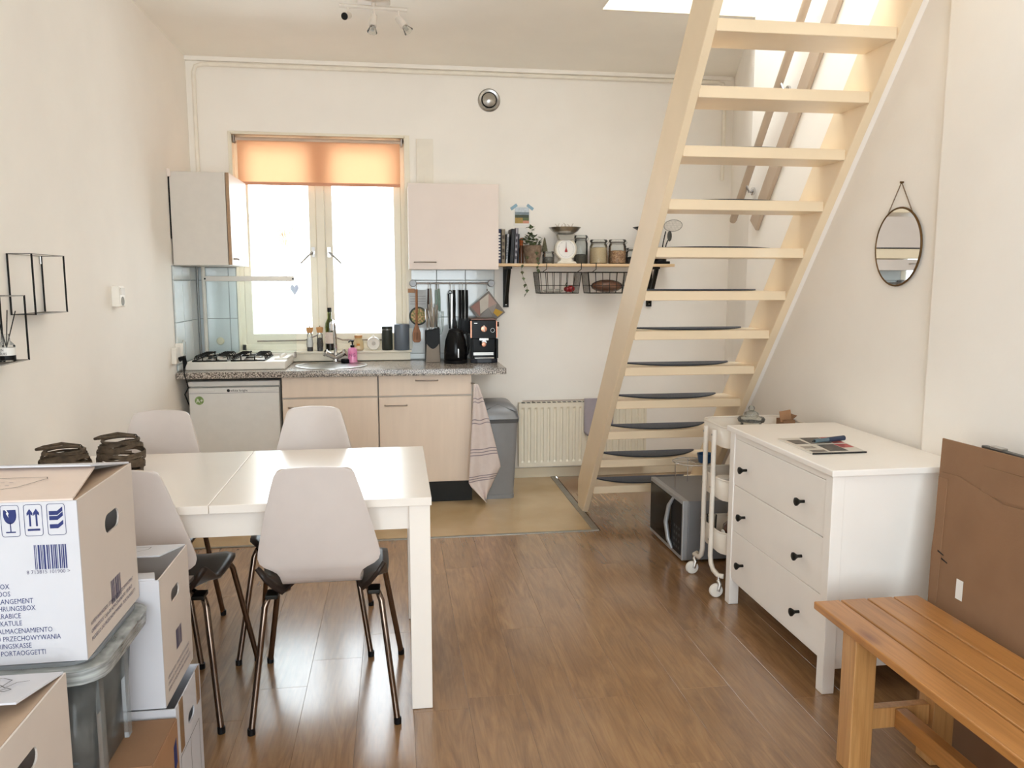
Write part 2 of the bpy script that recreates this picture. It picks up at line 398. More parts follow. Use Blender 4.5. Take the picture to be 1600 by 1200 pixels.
# ---- kitchen window
wn = thing('window_1', (-.5, W, WZ0), None, None); struct(wn)
FY0, FY1 = W + .075, W + .135
b = MB()
b.box(WX0, WX0 + .035, FY0, FY1, WZ0, WZ1).box(WX1 - .035, WX1, FY0, FY1, WZ0, WZ1).box(WX0, WX1, FY0, FY1, WZ1 - .035, WZ1).box(WX0, WX1, FY0, FY1, WZ0, WZ0 + .055)
b.build('window_frame', WINP, wn, bevel=.004)
B('mullion', WINP, wn, -.545, -.487, FY0 - .012, FY1, WZ0 + .055, WZ1 - .035, bevel=.005)
for x0, x1, hx, sgn in ((WX0 + .035, -.547, -.572, -1), (-.485, WX1 - .035, -.462, 1)):
    z0, z1 = WZ0 + .055, WZ1 - .035; st = .048
    s_ = MB().box(x0, x0 + st, FY0 + .006, FY1 - .01, z0, z1).box(x1 - st, x1, FY0 + .006, FY1 - .01, z0, z1).box(x0 + st, x1 - st, FY0 + .006, FY1 - .01, z1 - st, z1).box(x0 + st, x1 - st, FY0 + .006, FY1 - .01, z0, z0 + .07).build('casement', WINP, wn, bevel=.004)
    B('pane', PANE, s_, x0 + st, x1 - st, FY0 + .03, FY0 + .034, z0 + .07, z1 - st)
    h = MB().box(hx - .011, hx + .011, FY0 - .004, FY0 + .008, 1.63, 1.70).cyl((hx, FY0, 1.665), (hx, FY0 - .035, 1.665), .009, n=10)
    h.tube([(hx, FY0 - .035, 1.665), (hx + sgn * .03, FY0 - .038, 1.64), (hx + sgn * .085, FY0 - .035, 1.585)], .007, 8).build('window_handle', CHROME, s_, smooth=True)
    # casement stay on the bottom rail
    xs = x1 - .10 if sgn < 0 else x0 + .10
    MB().tube([(xs - .33 * (1 if sgn < 0 else -1), FY0 - .006, WZ0 + .075), (xs, FY0 - .012, WZ0 + .078), (xs + .05 * (-1 if sgn > 0 else 1), FY0 - .03, WZ0 + .10), (xs + .09 * (-1 if sgn > 0 else 1), FY0 - .03, WZ0 + .115)], .005, 8).build('casement_stay', HANDLE, s_, smooth=True)
B('window_sill', WINP, wn, WX0, .105, W - .075, FY0, WZ0 - .006, WZ0 + .012, bevel=.004)
B('sill_apron', WINP, wn, WX0, .095, W - .055, W - .004, .905, WZ0 - .008, bevel=.002)
# jamb lining
b = MB().box(WX0, WX0 + .006, W - .012, FY0, WZ0 + .012, WZ1).box(WX1 - .006, WX1, W - .012, FY0, WZ0 + .012, WZ1).box(WX0, WX1, W - .012, FY0, WZ1 - .006, WZ1); b.build('jamb_lining', WINP, wn)
b = MB().box(WX1, WX1 + .032, W - .014, W, .98, WZ1 + .012).box(WX0 - .018, WX0, W - .014, W, 1.56, WZ1 + .012).box(WX0, WX1, W - .014, W, WZ1, WZ1 + .012); b.build('casing', WINP, wn, bevel=.003)
# ---- roller blind
BL = translucent('peach_blind_fabric', '#efc5a4', '#fde3c6', .5)
rb = thing('roller_blind', (-.5, W + .02, 2.10), 'peach orange roller blind drawn partly down over the kitchen window', 'blind')
MB().cyl((-1.06, W + .025, 2.418), (.055, W + .025, 2.418), .019, n=20).build('roller_tube', mat('blind_roll', '#cdb6a4', .7), rb, smooth=True)
MB().grid([[(-1.048, W + .008, 2.415), (.044, W + .008, 2.415)], [(-1.048, W + .008, 2.135), (.044, W + .008, 2.135)]]).build('fabric', BL, rb, solid=.0008)
MB().box(-1.048, .044, W + .003, W + .013, 2.116, 2.137).build('hem_bar', mat('blind_hem', '#d79d7e', .7), rb, bevel=.003)
for x in (-1.068, .058): MB().box(x - .006, x + .006, W + .0, W + .05, 2.395, 2.445).build('bracket', HANDLE, rb, bevel=.002)
# ---- the garden side: pale house wall and a bare shrub beyond the glass
nh = thing('neighbour_house', (1.2, 12.5, -.5), 'pale plastered neighbouring house seen through the kitchen window', 'house')
MB().box(-.3, 7, 12.5, 13.5, -.5, 2.5).build('garden_wall', mat('outdoor_plaster', '#e9e7e2', .9), nh)
MB().box(-.22, .06, 12.42, 12.5, 1.5, 2.37).build('blue_panel', mat('pale_blue_board', '#8fb2e6', .8), nh, bevel=.02)
sh = thing('bare_tree', (-1.37, 10.5, -.5), 'thin bare-branched tree outside the left window pane', 'tree')
b = MB().tube([(-1.37, 10.5, -.5), (-1.37, 10.5, 1.9)], .012, 5)
for i in range(40):
    p = Vector((-1.37, 10.5, 1.85 + random.random() * .2)); q = Vector((-1.37 + random.uniform(-.28, .28), 10.5 + random.uniform(-.2, .2), 2.0 + random.random() * .35))
    b.tube([p, (p + q) / 2 + Vector((random.uniform(-.05, .05), 0, .05)), q], [.007, .006, .004], 4)
b.build('branches', mat('bark', '#a58a70', .9), sh)
# ---- pipes along the ceiling and in the corner
def pipe(name, pts, r, m, label):
    o = MB().tube(pts, r, 10).build(name, m, smooth=True); return tag(o, label, 'pipe')
yy = W - .030
pts = [(2.40, yy, 2.55), (2.40, yy, 2.83)] + arc((2.36, 2.865), .04, 0, 90, 5, 'XZ', yy)
pts = [(2.40, yy, 2.2), (2.40, yy, 2.85), (2.385, yy, 2.883), (2.35, yy, 2.892), (-1.24, yy, 2.888), (-1.285, yy, 2.875), (-1.30, yy, 2.835), (-1.30, yy, .93)]
pipe('heating_pipe', pts, .0135, mat('pipe_off_white', '#f1ebdf', .4), 'cream painted pipe running under the ceiling and down the window corner')
struct(B('trim_4', WALL, None, XL, 2.46, W - .03, W, 2.912, H, bevel=.004))
pipe('gas_pipe', [(-1.335, W - .05, 2.12), (-1.335, W - .05, 1.5), (-1.335, W - .05, .925)], .008, mat('grey_gas_pipe', '#8b8d8c', .4, .4), 'thin grey pipe in the tiled corner beside the hob')
# ---- vent
v = thing('air_vent', (.673, W, 2.722), 'round steel air valve high on the back wall', 'vent')
def ylathe(prof, c, n=32):   # prof (r, depth towards the room)
    return MB().lathe([(r, -d) for r, d in prof], c, n, 'Y')
ylathe([(.079, .0), (.079, .008), (.070, .016), (.056, .012), (.052, .004), (.052, 0)], (.673, W, 2.722)).build('rim', STEEL, v, smooth=True)
ylathe([(.0525, .0005), (.0525, .004), (.02, .0045)], (.673, W, 2.722)).build('dark_gap', DARK, v)
ylathe([(.02, .004), (.046, .012), (.047, .016), (.030, .026), (.004, .032), (0.0, .032)], (.673, W, 2.722)).build('disc', STEEL, v, smooth=True)
# ---- old duct cover on the wall above the right cabinet
o = MB().box(.158, .276, W - .02, W, 2.11, 2.445).box(.162, .175, W - .026, W - .02, 2.11, 2.44).box(.21, .216, W - .023, W - .02, 2.11, 2.20).build('duct_cover', mat('cream_plastic', '#eee8dc', .5, var=.03, scale=9), bevel=.003)
tag(o, 'flat cream duct cover on the wall above the right wall cabinet', 'duct cover')
# ================================================================ STAIRS
st = thing('open_staircase', (1.55, 4.4, 0), 'steep cream painted open staircase with dark tread mats', 'staircase')
SL = .785
def strg(x0, x1):
    up = lambda z: 4.908 - SL * (z - .226)
    lo = lambda z: 4.81 - SL * z
    z1 = 3.14
    return MB().prism([(4.94, 0.001), (4.80, 0.001), (lo(z1), z1), (up(z1), z1), (4.94, .186)], 'X', x0, x1)
strg(1.154, 1.19).build('stringer', STAIRP, st, bevel=.004)
strg(1.915, 1.958).build('stringer', STAIRP, st, bevel=.004)
MATF = mat('dark_blue_grey_carpet', '#2d323c', .95, var=.25, scale=200, bump=.5, bscale=500, sheen=.2)
for k in range(-2, 13):
    z = .604 + .2024 * k; y = 4.354 - .1577 * k
    tr = B('tread', STAIRP, st, 1.19, 1.915, y, y + .215, z - .046, z, bevel=.004)
    # half-moon mat: straight on the climbing edge, curved towards the room
    n = 18; poly = []
    for i in range(n + 1):
        u = -1 + 2 * i / n; poly.append((1.545 + u * .30, y + .19 - .155 * (1 - abs(u) ** 2.6)))
    poly = [(1.245, y + .205)] + poly + [(1.845, y + .205)]
    MB().prism(poly, 'Z', z + .0005, z + .008).build('stair_mat', MATF, tr, bevel=.003)
    for x in (1.32, 1.78): MB().cyl((x, y - .0006, z - .02), (x, y + .01, z - .02), .004, n=8).build('screw_cap', STAIRP, tr)
up_ = lambda z: 4.90 - SL * (z - .226)
lo_ = lambda z: 4.87 - SL * z
struct(MB().prism([(4.93, .001), (4.868, .001), (lo_(3.12), 3.12), (up_(3.12), 3.12), (4.93, .18)], 'X', 1.9585, XR - .001).build('trim_5', WHITE))  # white trim, deepened into an added filler that blocks stairwell light
# ---- handrail with its board and brackets, on the right wall
hr = thing('stair_handrail', (XR, 4.5, 1.75), 'taupe wooden handrail on its wall board behind the staircase', 'handrail')
RAILW = mat('taupe_painted_wood', '#b9a692', .45, var=.05, scale=8)
d = Vector((0, 3.744 - 4.516, 2.792 - 1.807)).normalized()
a = Vector((1.950, 4.475, 1.805)); e = a + d * 1.7
MB().tube([a, a + d * .02, e], [.016, .021, .021], 12).build('rail', RAILW, hr, smooth=True)
q = Vector((1, 0, 0)).cross(d).normalized()
a2 = Vector((XR - .012, 4.30, 1.772)); e2 = a2 + d * 1.62
MB().obox((a2 + e2) / 2 + q * .0, (.011, 0, 0), (e2 - a2) / 2, q * .05).build('wall_board', RAILW, hr, bevel=.006)
for s_ in (.27, .86, 1.40):
    p = a + d * s_; z = Vector((XR - .025, p.y + .01, p.z - .055))
    k = MB().obox(p + Vector((0, 0, -.022)), (.012, 0, 0), d * .022, q * .003).tube([p + Vector((0, 0, -.022)), p + Vector((.02, 0, -.06)), z], [.006, .007, .007], 8).cyl(z, z + Vector((.012, 0, 0)), .022, n=14).build('rail_bracket', CHROME, hr, smooth=True)

# ================================================================ KITCHEN
CY = 5.14           # cabinet fronts
def bar_handle(par, x0, x1, y, z, axis='X'):
    if axis == 'X': pts = [(x0, y, z), (x0, y - .022, z), (x0 + .008, y - .028, z), (x1 - .008, y - .028, z), (x1, y - .022, z), (x1, y, z)]
    else: pts = [(y, x0, z), (y + .022, x0, z), (y + .028, x0 + .008, z), (y + .028, x1 - .008, z), (y + .022, x1, z), (y, x1, z)]
    return MB().tube(pts, .0045, 8).build('handle', HANDLE, par, smooth=True)
for x0, x1, lab, dh in ((-.727, -.126, 'pinkish beige base cabinet under the round sink', False), (-.122, .482, 'pinkish beige base cabinet with drawer handle, dish towel on its side', True)):
    c = thing('base_cabinet', ((x0 + x1) / 2, 5.44, 0), lab, 'cabinet')
    b = MB().box(x0, x0 + .016, CY + .02, 5.73, .15, .862).box(x1 - .016, x1, CY + .02, 5.73, .15, .862).box(x0 + .016, x1 - .016, CY + .02, 5.73, .150, .166).box(x0 + .016, x1 - .016, 5.715, 5.73, .166, .862).box(x0 + .016, x1 - .016, CY + .021, CY + .06, .71, .735)
    b.build('body', CABS, c)
    B('plinth', BLACKM, c, x0, x1, CY + .035, CY + .05, .003, .1495)
    f = B('drawer_front', CABF, c, x0 + .003, x1 - .003, CY, CY + .018, .727, .860, bevel=.002)
    if dh: bar_handle(f, .118, .258, CY, .825)
    f = B('door', CABF, c, x0 + .003, x1 - .003, CY, CY + .018, .148, .716, bevel=.002)
    bar_handle(f, x0 + .04, x0 + .18, CY, .665)
# ---- worktop with a round sink cut-out
wt = thing('worktop', (-.33, 5.43, .862), 'speckled grey granite laminate worktop on the kitchen cabinets', 'worktop')
sx, sy, sr, hs = -.435, 5.415, .215, .245
z0, z1 = .863, .900
b = MB().box(-1.35, sx - hs, 5.115, W - .012, z0, z1).box(sx + hs, .700, 5.115, W - .012, z0, z1).box(sx - hs, sx + hs, 5.115, sy - hs, z0, z1).box(sx - hs, sx + hs, sy + hs, W - .012, z0, z1)
n = 48; ring = []; sq = []
for i in range(n):
    t = 2 * math.pi * i / n; cx, cy = math.cos(t), math.sin(t); k = hs / max(abs(cx), abs(cy)); ring.append((sx + sr * cx, sy + sr * cy)); sq.append((sx + k * cx, sy + k * cy))
vv = [(x, y, z1) for x, y in sq] + [(x, y, z1) for x, y in ring] + [(x, y, z0) for x, y in ring] + [(x, y, z0) for x, y in sq]
ff = []
for i in range(n):
    j = (i + 1) % n; ff += [(i, j, n + j, n + i), (n + i, n + j, 2 * n + j, 2 * n + i), (2 * n + i, 2 * n + j, 3 * n + j, 3 * n + i)]
b.add(vv, ff); b.build('top', GRANITE, wt)
b = MB().box(-1.35, .700, 5.105, 5.115, z0 - .003, z1 - .001).box(.700, .706, 5.105, W - .012, z0 - .003, z1 - .001); b.build('front_edge', GRANITE, wt, bevel=.004)
sk = thing('round_sink', (sx, sy, .75), 'round stainless steel sink set into the worktop', 'sink')
MB().lathe([(.236, .9005), (.236, .905), (.226, .907), (.212, .902), (.207, .88), (.202, .80), (.18, .765), (.10, .752), (.03, .749), (0, .749)], (sx, sy, 0), 48).build('basin', STEEL, sk, smooth=True)
b = MB().lathe([(.03, .7495), (.03, .753), (.012, .754), (0, .7535)], (sx, sy, 0), 20); b.build('drain', CHROME, sk, smooth=True)
MB().obox((sx + .02, sy + .2, .86), (.022, 0, 0), (0, .003, .002), (0, -.004, .007)).build('overflow_grille', BLACKP, sk)
fc = thing('kitchen_tap', (-.425, 5.672, .90), 'chrome kitchen tap with two cross handles behind the sink', 'tap')
MB().lathe([(.021, .9005), (.021, .912), (.019, .918), (.02, .955), (.014, .965), (.012, .975)], (-.425, 5.674, 0), 20).build('tap_body', CHROME, fc, smooth=True)
MB().tube([(-.425, 5.674, .96), (-.427, 5.67, 1.06), (-.43, 5.665, 1.15), (-.433, 5.645, 1.18), (-.436, 5.60, 1.187), (-.438, 5.54, 1.17), (-.438, 5.53, 1.13)], .0125, 12).build('spout', CHROME, fc, smooth=True)
for s_ in (-1, 1):
    a = Vector((-.425, 5.665, .93)); e = a + Vector((s_ * .062, -.02, .034))
    k = MB().cyl(a, e, .016, .019, 14).cyl(e, e + (e - a).normalized() * .014, .026, .026, 8).build('tap_handle', CHROME, fc, smooth=False, bevel=.003)
# ---- hob with raised glass lid
hb = thing('gas_hob', (-1.01, 5.45, .9), 'white four burner gas hob with its glass lid raised', 'hob')
hx0, hx1, hy0, hy1 = -1.325, -.712, 5.23, 5.66
B('hob_body', WPLAST, hb, hx0, hx1, hy0, hy1, .901, .952, bevel=.006)
MB().prism([(-.80, .952), (-.712, .952), (-.716, .962), (-.79, .962)], 'Y', hy0 + .12, hy1 - .03).build('knob_panel', WPLAST, hb, bevel=.003)
for k in range(4):
    y = hy0 + .17 + k * .055
    MB().lathe([(.013, .962), (.011, .977), (0, .978)], (-.757, y, 0), 14).build('knob', WPLAST, hb, smooth=True)
for gx in (-1.285, -1.05):
    g = MB(); gw, gd, gy = .205, .36, 5.26
    g.tube([(gx, gy, .957), (gx + gw, gy, .957), (gx + gw, gy + gd, .957), (gx, gy + gd, .957)], .005, 6, closed=True)
    for yy_ in (.05, .10, .15, .22, .27, .32):
        for s_ in (0, 1):
            X = lambda u: gx + (u if s_ == 0 else gw - u)
            g.tube([(X(0), gy + yy_, .957), (X(.003), gy + yy_, .978), (X(.012), gy + yy_, .987), (X(.075), gy + yy_, .988)], .0042, 6)
    for u in (.06, .145):
        for s_ in (0, 1):
            Y_ = lambda q_: gy + (q_ if s_ == 0 else gd - q_)
            g.tube([(gx + u, Y_(0), .957), (gx + u, Y_(.004), .980), (gx + u, Y_(.016), .987), (gx + u, Y_(.075), .988)], .0042, 6)
    g.build('pan_support', BLACKM, hb, smooth=True)
    for by, br in ((5.35, .03), (5.53, .038)):
        bo = MB().lathe([(br + .012, .952), (br + .01, .960), (br, .963), (br, .968)], (gx + gw / 2, by, 0), 20).build('burner', STEEL, hb, smooth=True)
        MB().lathe([(br - .002, .968), (br - .004, .974), (0, .975)], (gx + gw / 2, by, 0), 20).build('burner_cap', BLACKM, bo, smooth=True)
B('glass_lid', LIDG, hb, -1.275, -.69, 5.668, 5.673, .957, 1.475, bevel=.001)
lt = MB().box(-1.28, -.692, 5.660, 5.680, 1.462, 1.496).build('lid_trim', WPLAST, hb, bevel=.004)
for x in (-1.279, -.700): MB().cyl((x + .002, 5.659, 1.478), (x + .002, 5.665, 1.478), .006, n=10).build('trim_screw', BLACKP, lt)
B('lid_hinge', WPLAST, hb, -1.30, -.70, 5.66, 5.69, .935, .968, bevel=.004)
MB().box(-.706, -.694, 5.655, 5.685, .935, .975).build('hinge_cap', HANDLE, hb, bevel=.002)
o = ylathe([(.026, 0), (.026, .006), (.022, .012), (0, .013)], (-1.21, W - .012, 1.05), 20).build('wall_hook', mat('cream_hook', '#eee5c8', .5), smooth=True); tag(o, 'round cream hook plate on the tiles behind the hob', 'hook')
# ---- fridge
fr = thing('small_fridge', (-1.016, 5.43, 0), 'white under-counter fridge with round green sticker', 'fridge')
B('fridge_body', FRIDGE, fr, -1.296, -.745, 5.21, 5.70, .02, .803, bevel=.004)
B('top_panel', FRIDGE, fr, -1.298, -.741, 5.165, 5.70, .805, .837, bevel=.006)
d_ = MB().box(-1.296, -.745, 5.16, 5.205, .05, .797).build('door', FRIDGE, fr, bevel=.008)
for x0, x1 in ((-1.275, -1.135), (-.905, -.755)): MB().box(x0, x1, 5.157, 5.162, .773, .795).build('grip_recess', FRIDGE, d_, bevel=.004)
MB().box(-1.296, -.745, 5.158, 5.1605, .762, .7635).build('door_groove', INKG, d_)
o_ = MB(); decal(o_, (-1.055, 5.16, .778), (1, 0, 0), (0, 0, 1), [(.0095 * math.cos(R(a_)), .0095 * math.sin(R(a_))) for a_ in range(0, 360, 24)], .0012); o_.build('logo', PEN, d_)
text('brand_lettering', 'white knight', .021, PEN, d_, (-1.043, 5.16, .771), (1, 0, 0), (0, 0, 1), lift=.0012)
st_ = ylathe([(.027, 0), (.027, .001), (0, .0012)], (-1.233, 5.1595, .718)).build('green_sticker', mat('green_sticker', '#5f7d3f', .5, col2='#a9c285', scale=40), d_)
text('sticker_letter', 'A+', .034, PAPERW, st_, (-1.252, 5.158, .706), (1, 0, 0), (0, 0, 1), lift=.001)
for x in (-1.26, -.78): MB().cyl((x, 5.25, 0.003), (x, 5.25, .02), .014, n=12).build('foot', BLACKP, fr)
# dark recess behind fridge sides
# ---- left wall cabinet (its door faces the window)
cl = thing('wall_cabinet', (-1.19, 5.45, 1.56), 'white wall cabinet on the left wall beside the window, seen from its side', 'cabinet')
MB().box(-1.345, -1.022, 5.17, 5.735, 1.56, 2.122).build('body', CABS, cl, bevel=.002)
d_ = MB().box(-1.016, -.999, 5.172, 5.733, 1.562, 2.120).build('door', CABW, cl, bevel=.001)
MB().box(-1.0175, -.998, 5.1695, 5.1725, 1.562, 2.12).build('door_edge', EDGE, d_)
bar_handle(d_, 5.22, 5.36, -.999, 1.60, 'Y')
MB().box(-1.354, -1.345, 5.172, 5.30, 1.72, 2.10).build('wall_gap_shade', BLACKP, cl)  # black strip standing in for the shade in the gap between cabinet and wall
MB().box(-1.354, -1.335, 5.155, 5.17, 2.09, 2.135).build('hanging_bracket', CABW, cl, bevel=.002)
# ---- right wall cabinet
cr_ = thing('wall_cabinet', (.394, 5.58, 1.541), 'square pinkish wall cabinet above the utensil rail, right of the window', 'cabinet')
MB().box(.093, .694, 5.43, 5.742, 1.543, 2.103).build('body', CABS, cr_, bevel=.001)
d_ = MB().box(.091, .696, 5.410, 5.428, 1.541, 2.106).build('door', CABW, cr_, bevel=.002)
bar_handle(d_, .127, .270, 5.41, 1.588)
# ---- sockets
def socket(name, c, label, nx=1, sz=(.042, .078)):
    s_ = thing(name, c, label, 'socket')
    MB().box(c[0], c[0] + .035, c[1] - sz[0], c[1] + sz[0], c[2] - sz[1] / 1, c[2] + sz[1]).build('housing', WPLAST, s_, bevel=.006)
    return s_
sk_ = thing('light_switch', (XL, 4.14, 1.34), 'white surface-mounted switch and socket on the left wall', 'switch')
MB().box(XL, XL + .040, 4.075, 4.15, 1.337, 1.438).build('housing', WPLAST, sk_, bevel=.006)
MB().box(XL + .04, XL + .045, 4.085, 4.14, 1.395, 1.43).build('rocker', PAPERW, sk_, bevel=.002)
MB().lathe([(.022, .040), (.022, .0415), (.018, .041), (0, .041)], (XL, 4.1125, 1.365), 18, 'X').build('socket_face', mat('socket_shadow', '#8c8880', .6), sk_)
s_ = thing('wall_socket', (XL, 5.085, .97), 'cream double socket on the wall beside the hob', 'socket')
MB().box(XL, XL + .03, 5.04, 5.13, .96, 1.06).build('housing', WPLAST, s_, bevel=.005)
MB().box(XL, XL + .04, 5.135, 5.175, 1.0, 1.08).build('adapter', WPLAST, s_, bevel=.005)
pc = thing('power_cord', (XL + .05, 5.10, .85), 'black plug and cord hanging from the socket by the fridge', 'cord')
MB().tube([(XL + .034, 5.09, .985), (XL + .062, 5.09, .995), (XL + .066, 5.088, .965), (XL + .06, 5.085, .93)], [.016, .018, .014, .006], 10).build('plug', BLACKP, pc, smooth=True)
MB().tube([(XL + .06, 5.085, .935), (XL + .06, 5.082, .90), (XL + .07, 5.075, .86), (XL + .075, 5.10, .81), (XL + .04, 5.15, .76), (XL + .028, 5.3, .66), (XL + .026, 5.5, .6)], .004, 8).build('cable', BLACKP, pc, smooth=True)
o = MB().tube([(XL + .035, 5.15, 1.075), (XL + .04, 5.17, 1.095), (XL + .045, 5.21, 1.085), (XL + .04, 5.22, 1.02), (XL + .022, 5.21, .96), (XL + .02, 5.21, .905)], .002, 6).build('thin_cable', mat('grey_cable', '#b9b9b4', .5), smooth=True); tag(o, 'thin grey cable looping from the socket to the hob', 'cable')
# ---- heart ornament
hp = []
for i in range(28):
    t = 2 * math.pi * i / 28; hp.append((.0021 * 16 * math.sin(t) ** 3 * .85, .0028 * (13 * math.cos(t) - 5 * math.cos(2 * t) - 2 * math.cos(3 * t) - math.cos(4 * t))))
h_ = thing('heart_ornament', (-.705, 5.79, 1.36), 'pale blue-grey heart hanging in the left window pane', 'ornament')
MB().prism([(-.705 + x, 1.405 + z) for x, z in hp], 'Y', 5.785, 5.795).build('heart', mat('pale_blue_paint', '#b9bfd3', .6), h_, bevel=.003)
MB().tube([(-.705, 5.79, 1.43), (-.705, 5.80, 1.60), (-.706, 5.815, 2.40)], .0007, 5).build('thread', mat('white_thread', '#eeeeee', .8), h_)
# ---- window sill things
SZ = WZ0 + .0125; SY = 5.70
def lathe_thing(name, label, cat, x, y, z, parts, n=24, group=None):
    t_ = thing(name, (x, y, z), label, cat, group)
    for nm, prof, m in parts: MB().lathe([(r, z + h) for r, h in prof], (x, y, 0), n).build(nm, m, t_, smooth=True)
    return t_
CORK = mat('light_wood_top', '#c9955f', .55, var=.08, scale=40)
for nm, x, fill, lab in (('salt_mill', -.600, mat('salt', '#f1f0ee', .8), 'glass mill of white salt with a wooden top'), ('pepper_mill', -.531, mat('peppercorns', '#2c2724', .7, col2='#5d5148', scale=250, ramp=(.5, .6)), 'glass mill of dark peppercorns with a wooden top')):
    t_ = lathe_thing(nm, lab + ' on the window sill', 'mill', x, SY - .02, SZ, [
        ('base', [(.020, 0), (.021, .025), (.019, .028)], mat('mill_base', '#3c3a3a', .35)),
        ('glass_body', [(.0205, .028), (.023, .05), (.018, .095), (.018, .118)], CLEAR),
        ('filling', [(.018, .029), (.0205, .05), (.0165, .092), (.0, .094)], fill),
        ('collar', [(.0175, .118), (.0175, .128)], CHROME),
        ('wooden_top', [(.019, .128), (.025, .16), (.022, .166), (0, .168)], CORK),
        ('knob', [(.004, .168), (.005, .175), (0, .178)], CHROME)])
BOTT = mat('green_bottle_glass', '#3d4a12', .08, col2='#59661f', scale=4, coat=.6, trans=.55)
bt = lathe_thing('oil_bottle', 'tall dark green oil bottle with paper label on the window sill', 'bottle', -.466, SY + .045, SZ, [
    ('bottle_body', [(.030, 0), (.0335, .005), (.0335, .165), (.030, .19), (.014, .225), (.0125, .285)], BOTT),
    ('dark_liquid', [(.0338, .004), (.0338, .13)], mat('dark_oil', '#14110a', .1, coat=.6)),
    ('cap', [(.0145, .27), (.0145, .297), (.012, .299), (0, .299)], BLACKP),
    ('paper_label', [(.0345, .048), (.0345, .128)], mat('paper_label', '#e9d8cc', .6, col2='#c98f7c', scale=60, ramp=(.6, .75)))])
jr = lathe_thing('cork_jar', 'yellowish glass jar with cork lid on the window sill', 'jar', -.267, SY - .01, SZ, [
    ('jar_body', [(.030, 0), (.037, .01), (.034, .06), (.024, .085), (.024, .092)], mat('honey_glass', '#e9cf9a', .15, col2='#f0dfba', scale=14, trans=.3)),
    ('cork_lid', [(.027, .088), (.028, .108), (0, .109)], CORK)])
MB().box(-.278, -.256, SY - .049, SY - .046, SZ + .035, SZ + .05).build('label_sticker', mat('orange_label', '#d48d3f', .6), jr)
ck = thing('white_round_clock', (-.162, SY, SZ), 'small white round clock on the window sill', 'clock')
ylathe([(.040, -.022), (.047, -.015), (.047, .012), (.042, .022), (.036, .018), (0, .018)], (-.162, SY, SZ + .0475), 28).build('clock_case', WPLAST, ck, smooth=True)
ylathe([(.014, .018), (.013, .021), (0, .0215)], (-.162, SY, SZ + .0475), 16).build('clock_face', mat('clock_grey', '#b9b5ae', .5), ck, smooth=True)
MB().lathe([(.007, SZ + .092), (.010, SZ + .098), (.006, SZ + .106), (0, SZ + .107)], (-.162, SY, 0), 12).build('clock_bell', WPLAST, ck, smooth=True)
for s_ in (-.02, .02): MB().cyl((-.162 + s_, SY, SZ + .0), (-.162 + s_ * .8, SY, SZ + .01), .005, n=8).build('clock_foot', WPLAST, ck)
tin = mat('dark_green_tin', '#31352f', .4, var=.1); tin2 = mat('slate_blue_tin', '#717a86', .4, .2, var=.04, stretch=(1, 1, .1))
lathe_thing('storage_tin', 'dark green-black storage tin on the window sill', 'tin', -.066, SY - .005, SZ, [('tin_body', [(.036, 0), (.038, .003), (.038, .148)], tin), ('tin_lid', [(.0392, .143), (.0392, .166), (.036, .168), (0, .168)], tin), ('lid_shine', [(.0395, .144), (.0395, .147)], STEEL)], 28)
lathe_thing('storage_tin', 'wide slate blue storage tin at the end of the window sill', 'tin', .036, SY - .005, SZ, [('tin_body', [(.052, 0), (.054, .003), (.054, .165)], tin2), ('tin_lid', [(.0552, .158), (.0552, .182), (.052, .184), (0, .184)], tin2)], 28)
sp = lathe_thing('soap_bottle', 'pink pump soap bottle beside the tap', 'bottle', -.305, 5.60, .9005, [
    ('bottle_body', [(.028, 0), (.032, .004), (.032, .088), (.026, .10), (.016, .106)], mat('pink_soap', '#e77fb6', .2, col2='#f3a8cf', scale=20, coat=.3)),
    ('pump_head', [(.014, .106), (.014, .122), (.005, .125), (.005, .142), (.010, .143), (.010, .156), (0, .157)], BLACKP)])
MB().tube([(-.305, 5.60, 1.052), (-.32, 5.575, 1.053), (-.327, 5.562, 1.046)], .005, 8).build('pump_spout', BLACKP, sp, smooth=True)
text('label_lettering', 'NG', .030, mat('magenta_print', '#8c2561', .5), sp, (-.305, 5.5675, .945), (1, 0, 0), (0, 0, 1), 'CENTER')
o = MB().lathe([(.03, .9005), (.034, .906), (.034, .922), (.03, .926), (0, .927)], (-.352, 5.60, 0), 18).build('plug_stopper', BLACKP, smooth=True); tag(o, 'small black round tub next to the pink soap bottle', 'tub')
# ---- counter things
kb = thing('knife_block', (.249, 5.57, .9), 'black and taupe knife block holding steel-handled knives', 'knife block')
MB().prism([(.197, .9005), (.301, .9005), (.299, 1.14), (.199, 1.12)], 'Y', 5.53, 5.66).build('block', BLACKP, kb, bevel=.004)
n = 12; poly = [(.199, .902), (.299, .902)] + [(.292 - .086 * i / n * 1.0, 1.03 - .035 * math.sin(math.pi * i / n)) for i in range(n + 1)]
MB().prism(poly, 'Y', 5.526, 5.53).build('taupe_front', mat('taupe_plastic', '#8d8174', .5), kb)
for i, (x, hgt, tilt) in enumerate(((.215, .13, -.005), (.237, .16, -.004), (.257, .14, 0), (.277, .155, .002), (.247, .12, -.01))):
    y = 5.56 + (i % 2) * .04
    kn = thing('kitchen_knife', (x, y, 1.10), 'kitchen knife with steel handle standing in the knife block', 'knife', 'knives in the knife block')
    MB().tube([(x, y, 1.142), (x + tilt, y - .004, 1.142 + hgt * .5), (x + tilt * 2, y - .008, 1.142 + hgt)], [.007, .0095, .008], 8).build('handle', STEEL, kn, smooth=True)
    MB().box(x - .001, x + .001, y - .012, y + .012, 1.125, 1.143).build('blade', STEEL, kn)
kt = thing('electric_kettle', (.402, 5.47, .9), 'black electric kettle between knife block and coffee machine', 'kettle')
MB().lathe([(.080, .9005), (.082, .905), (.082, .92), (.075, .922)], (.402, 5.47, 0), 28).build('power_base', BLACKP, kt, smooth=True)
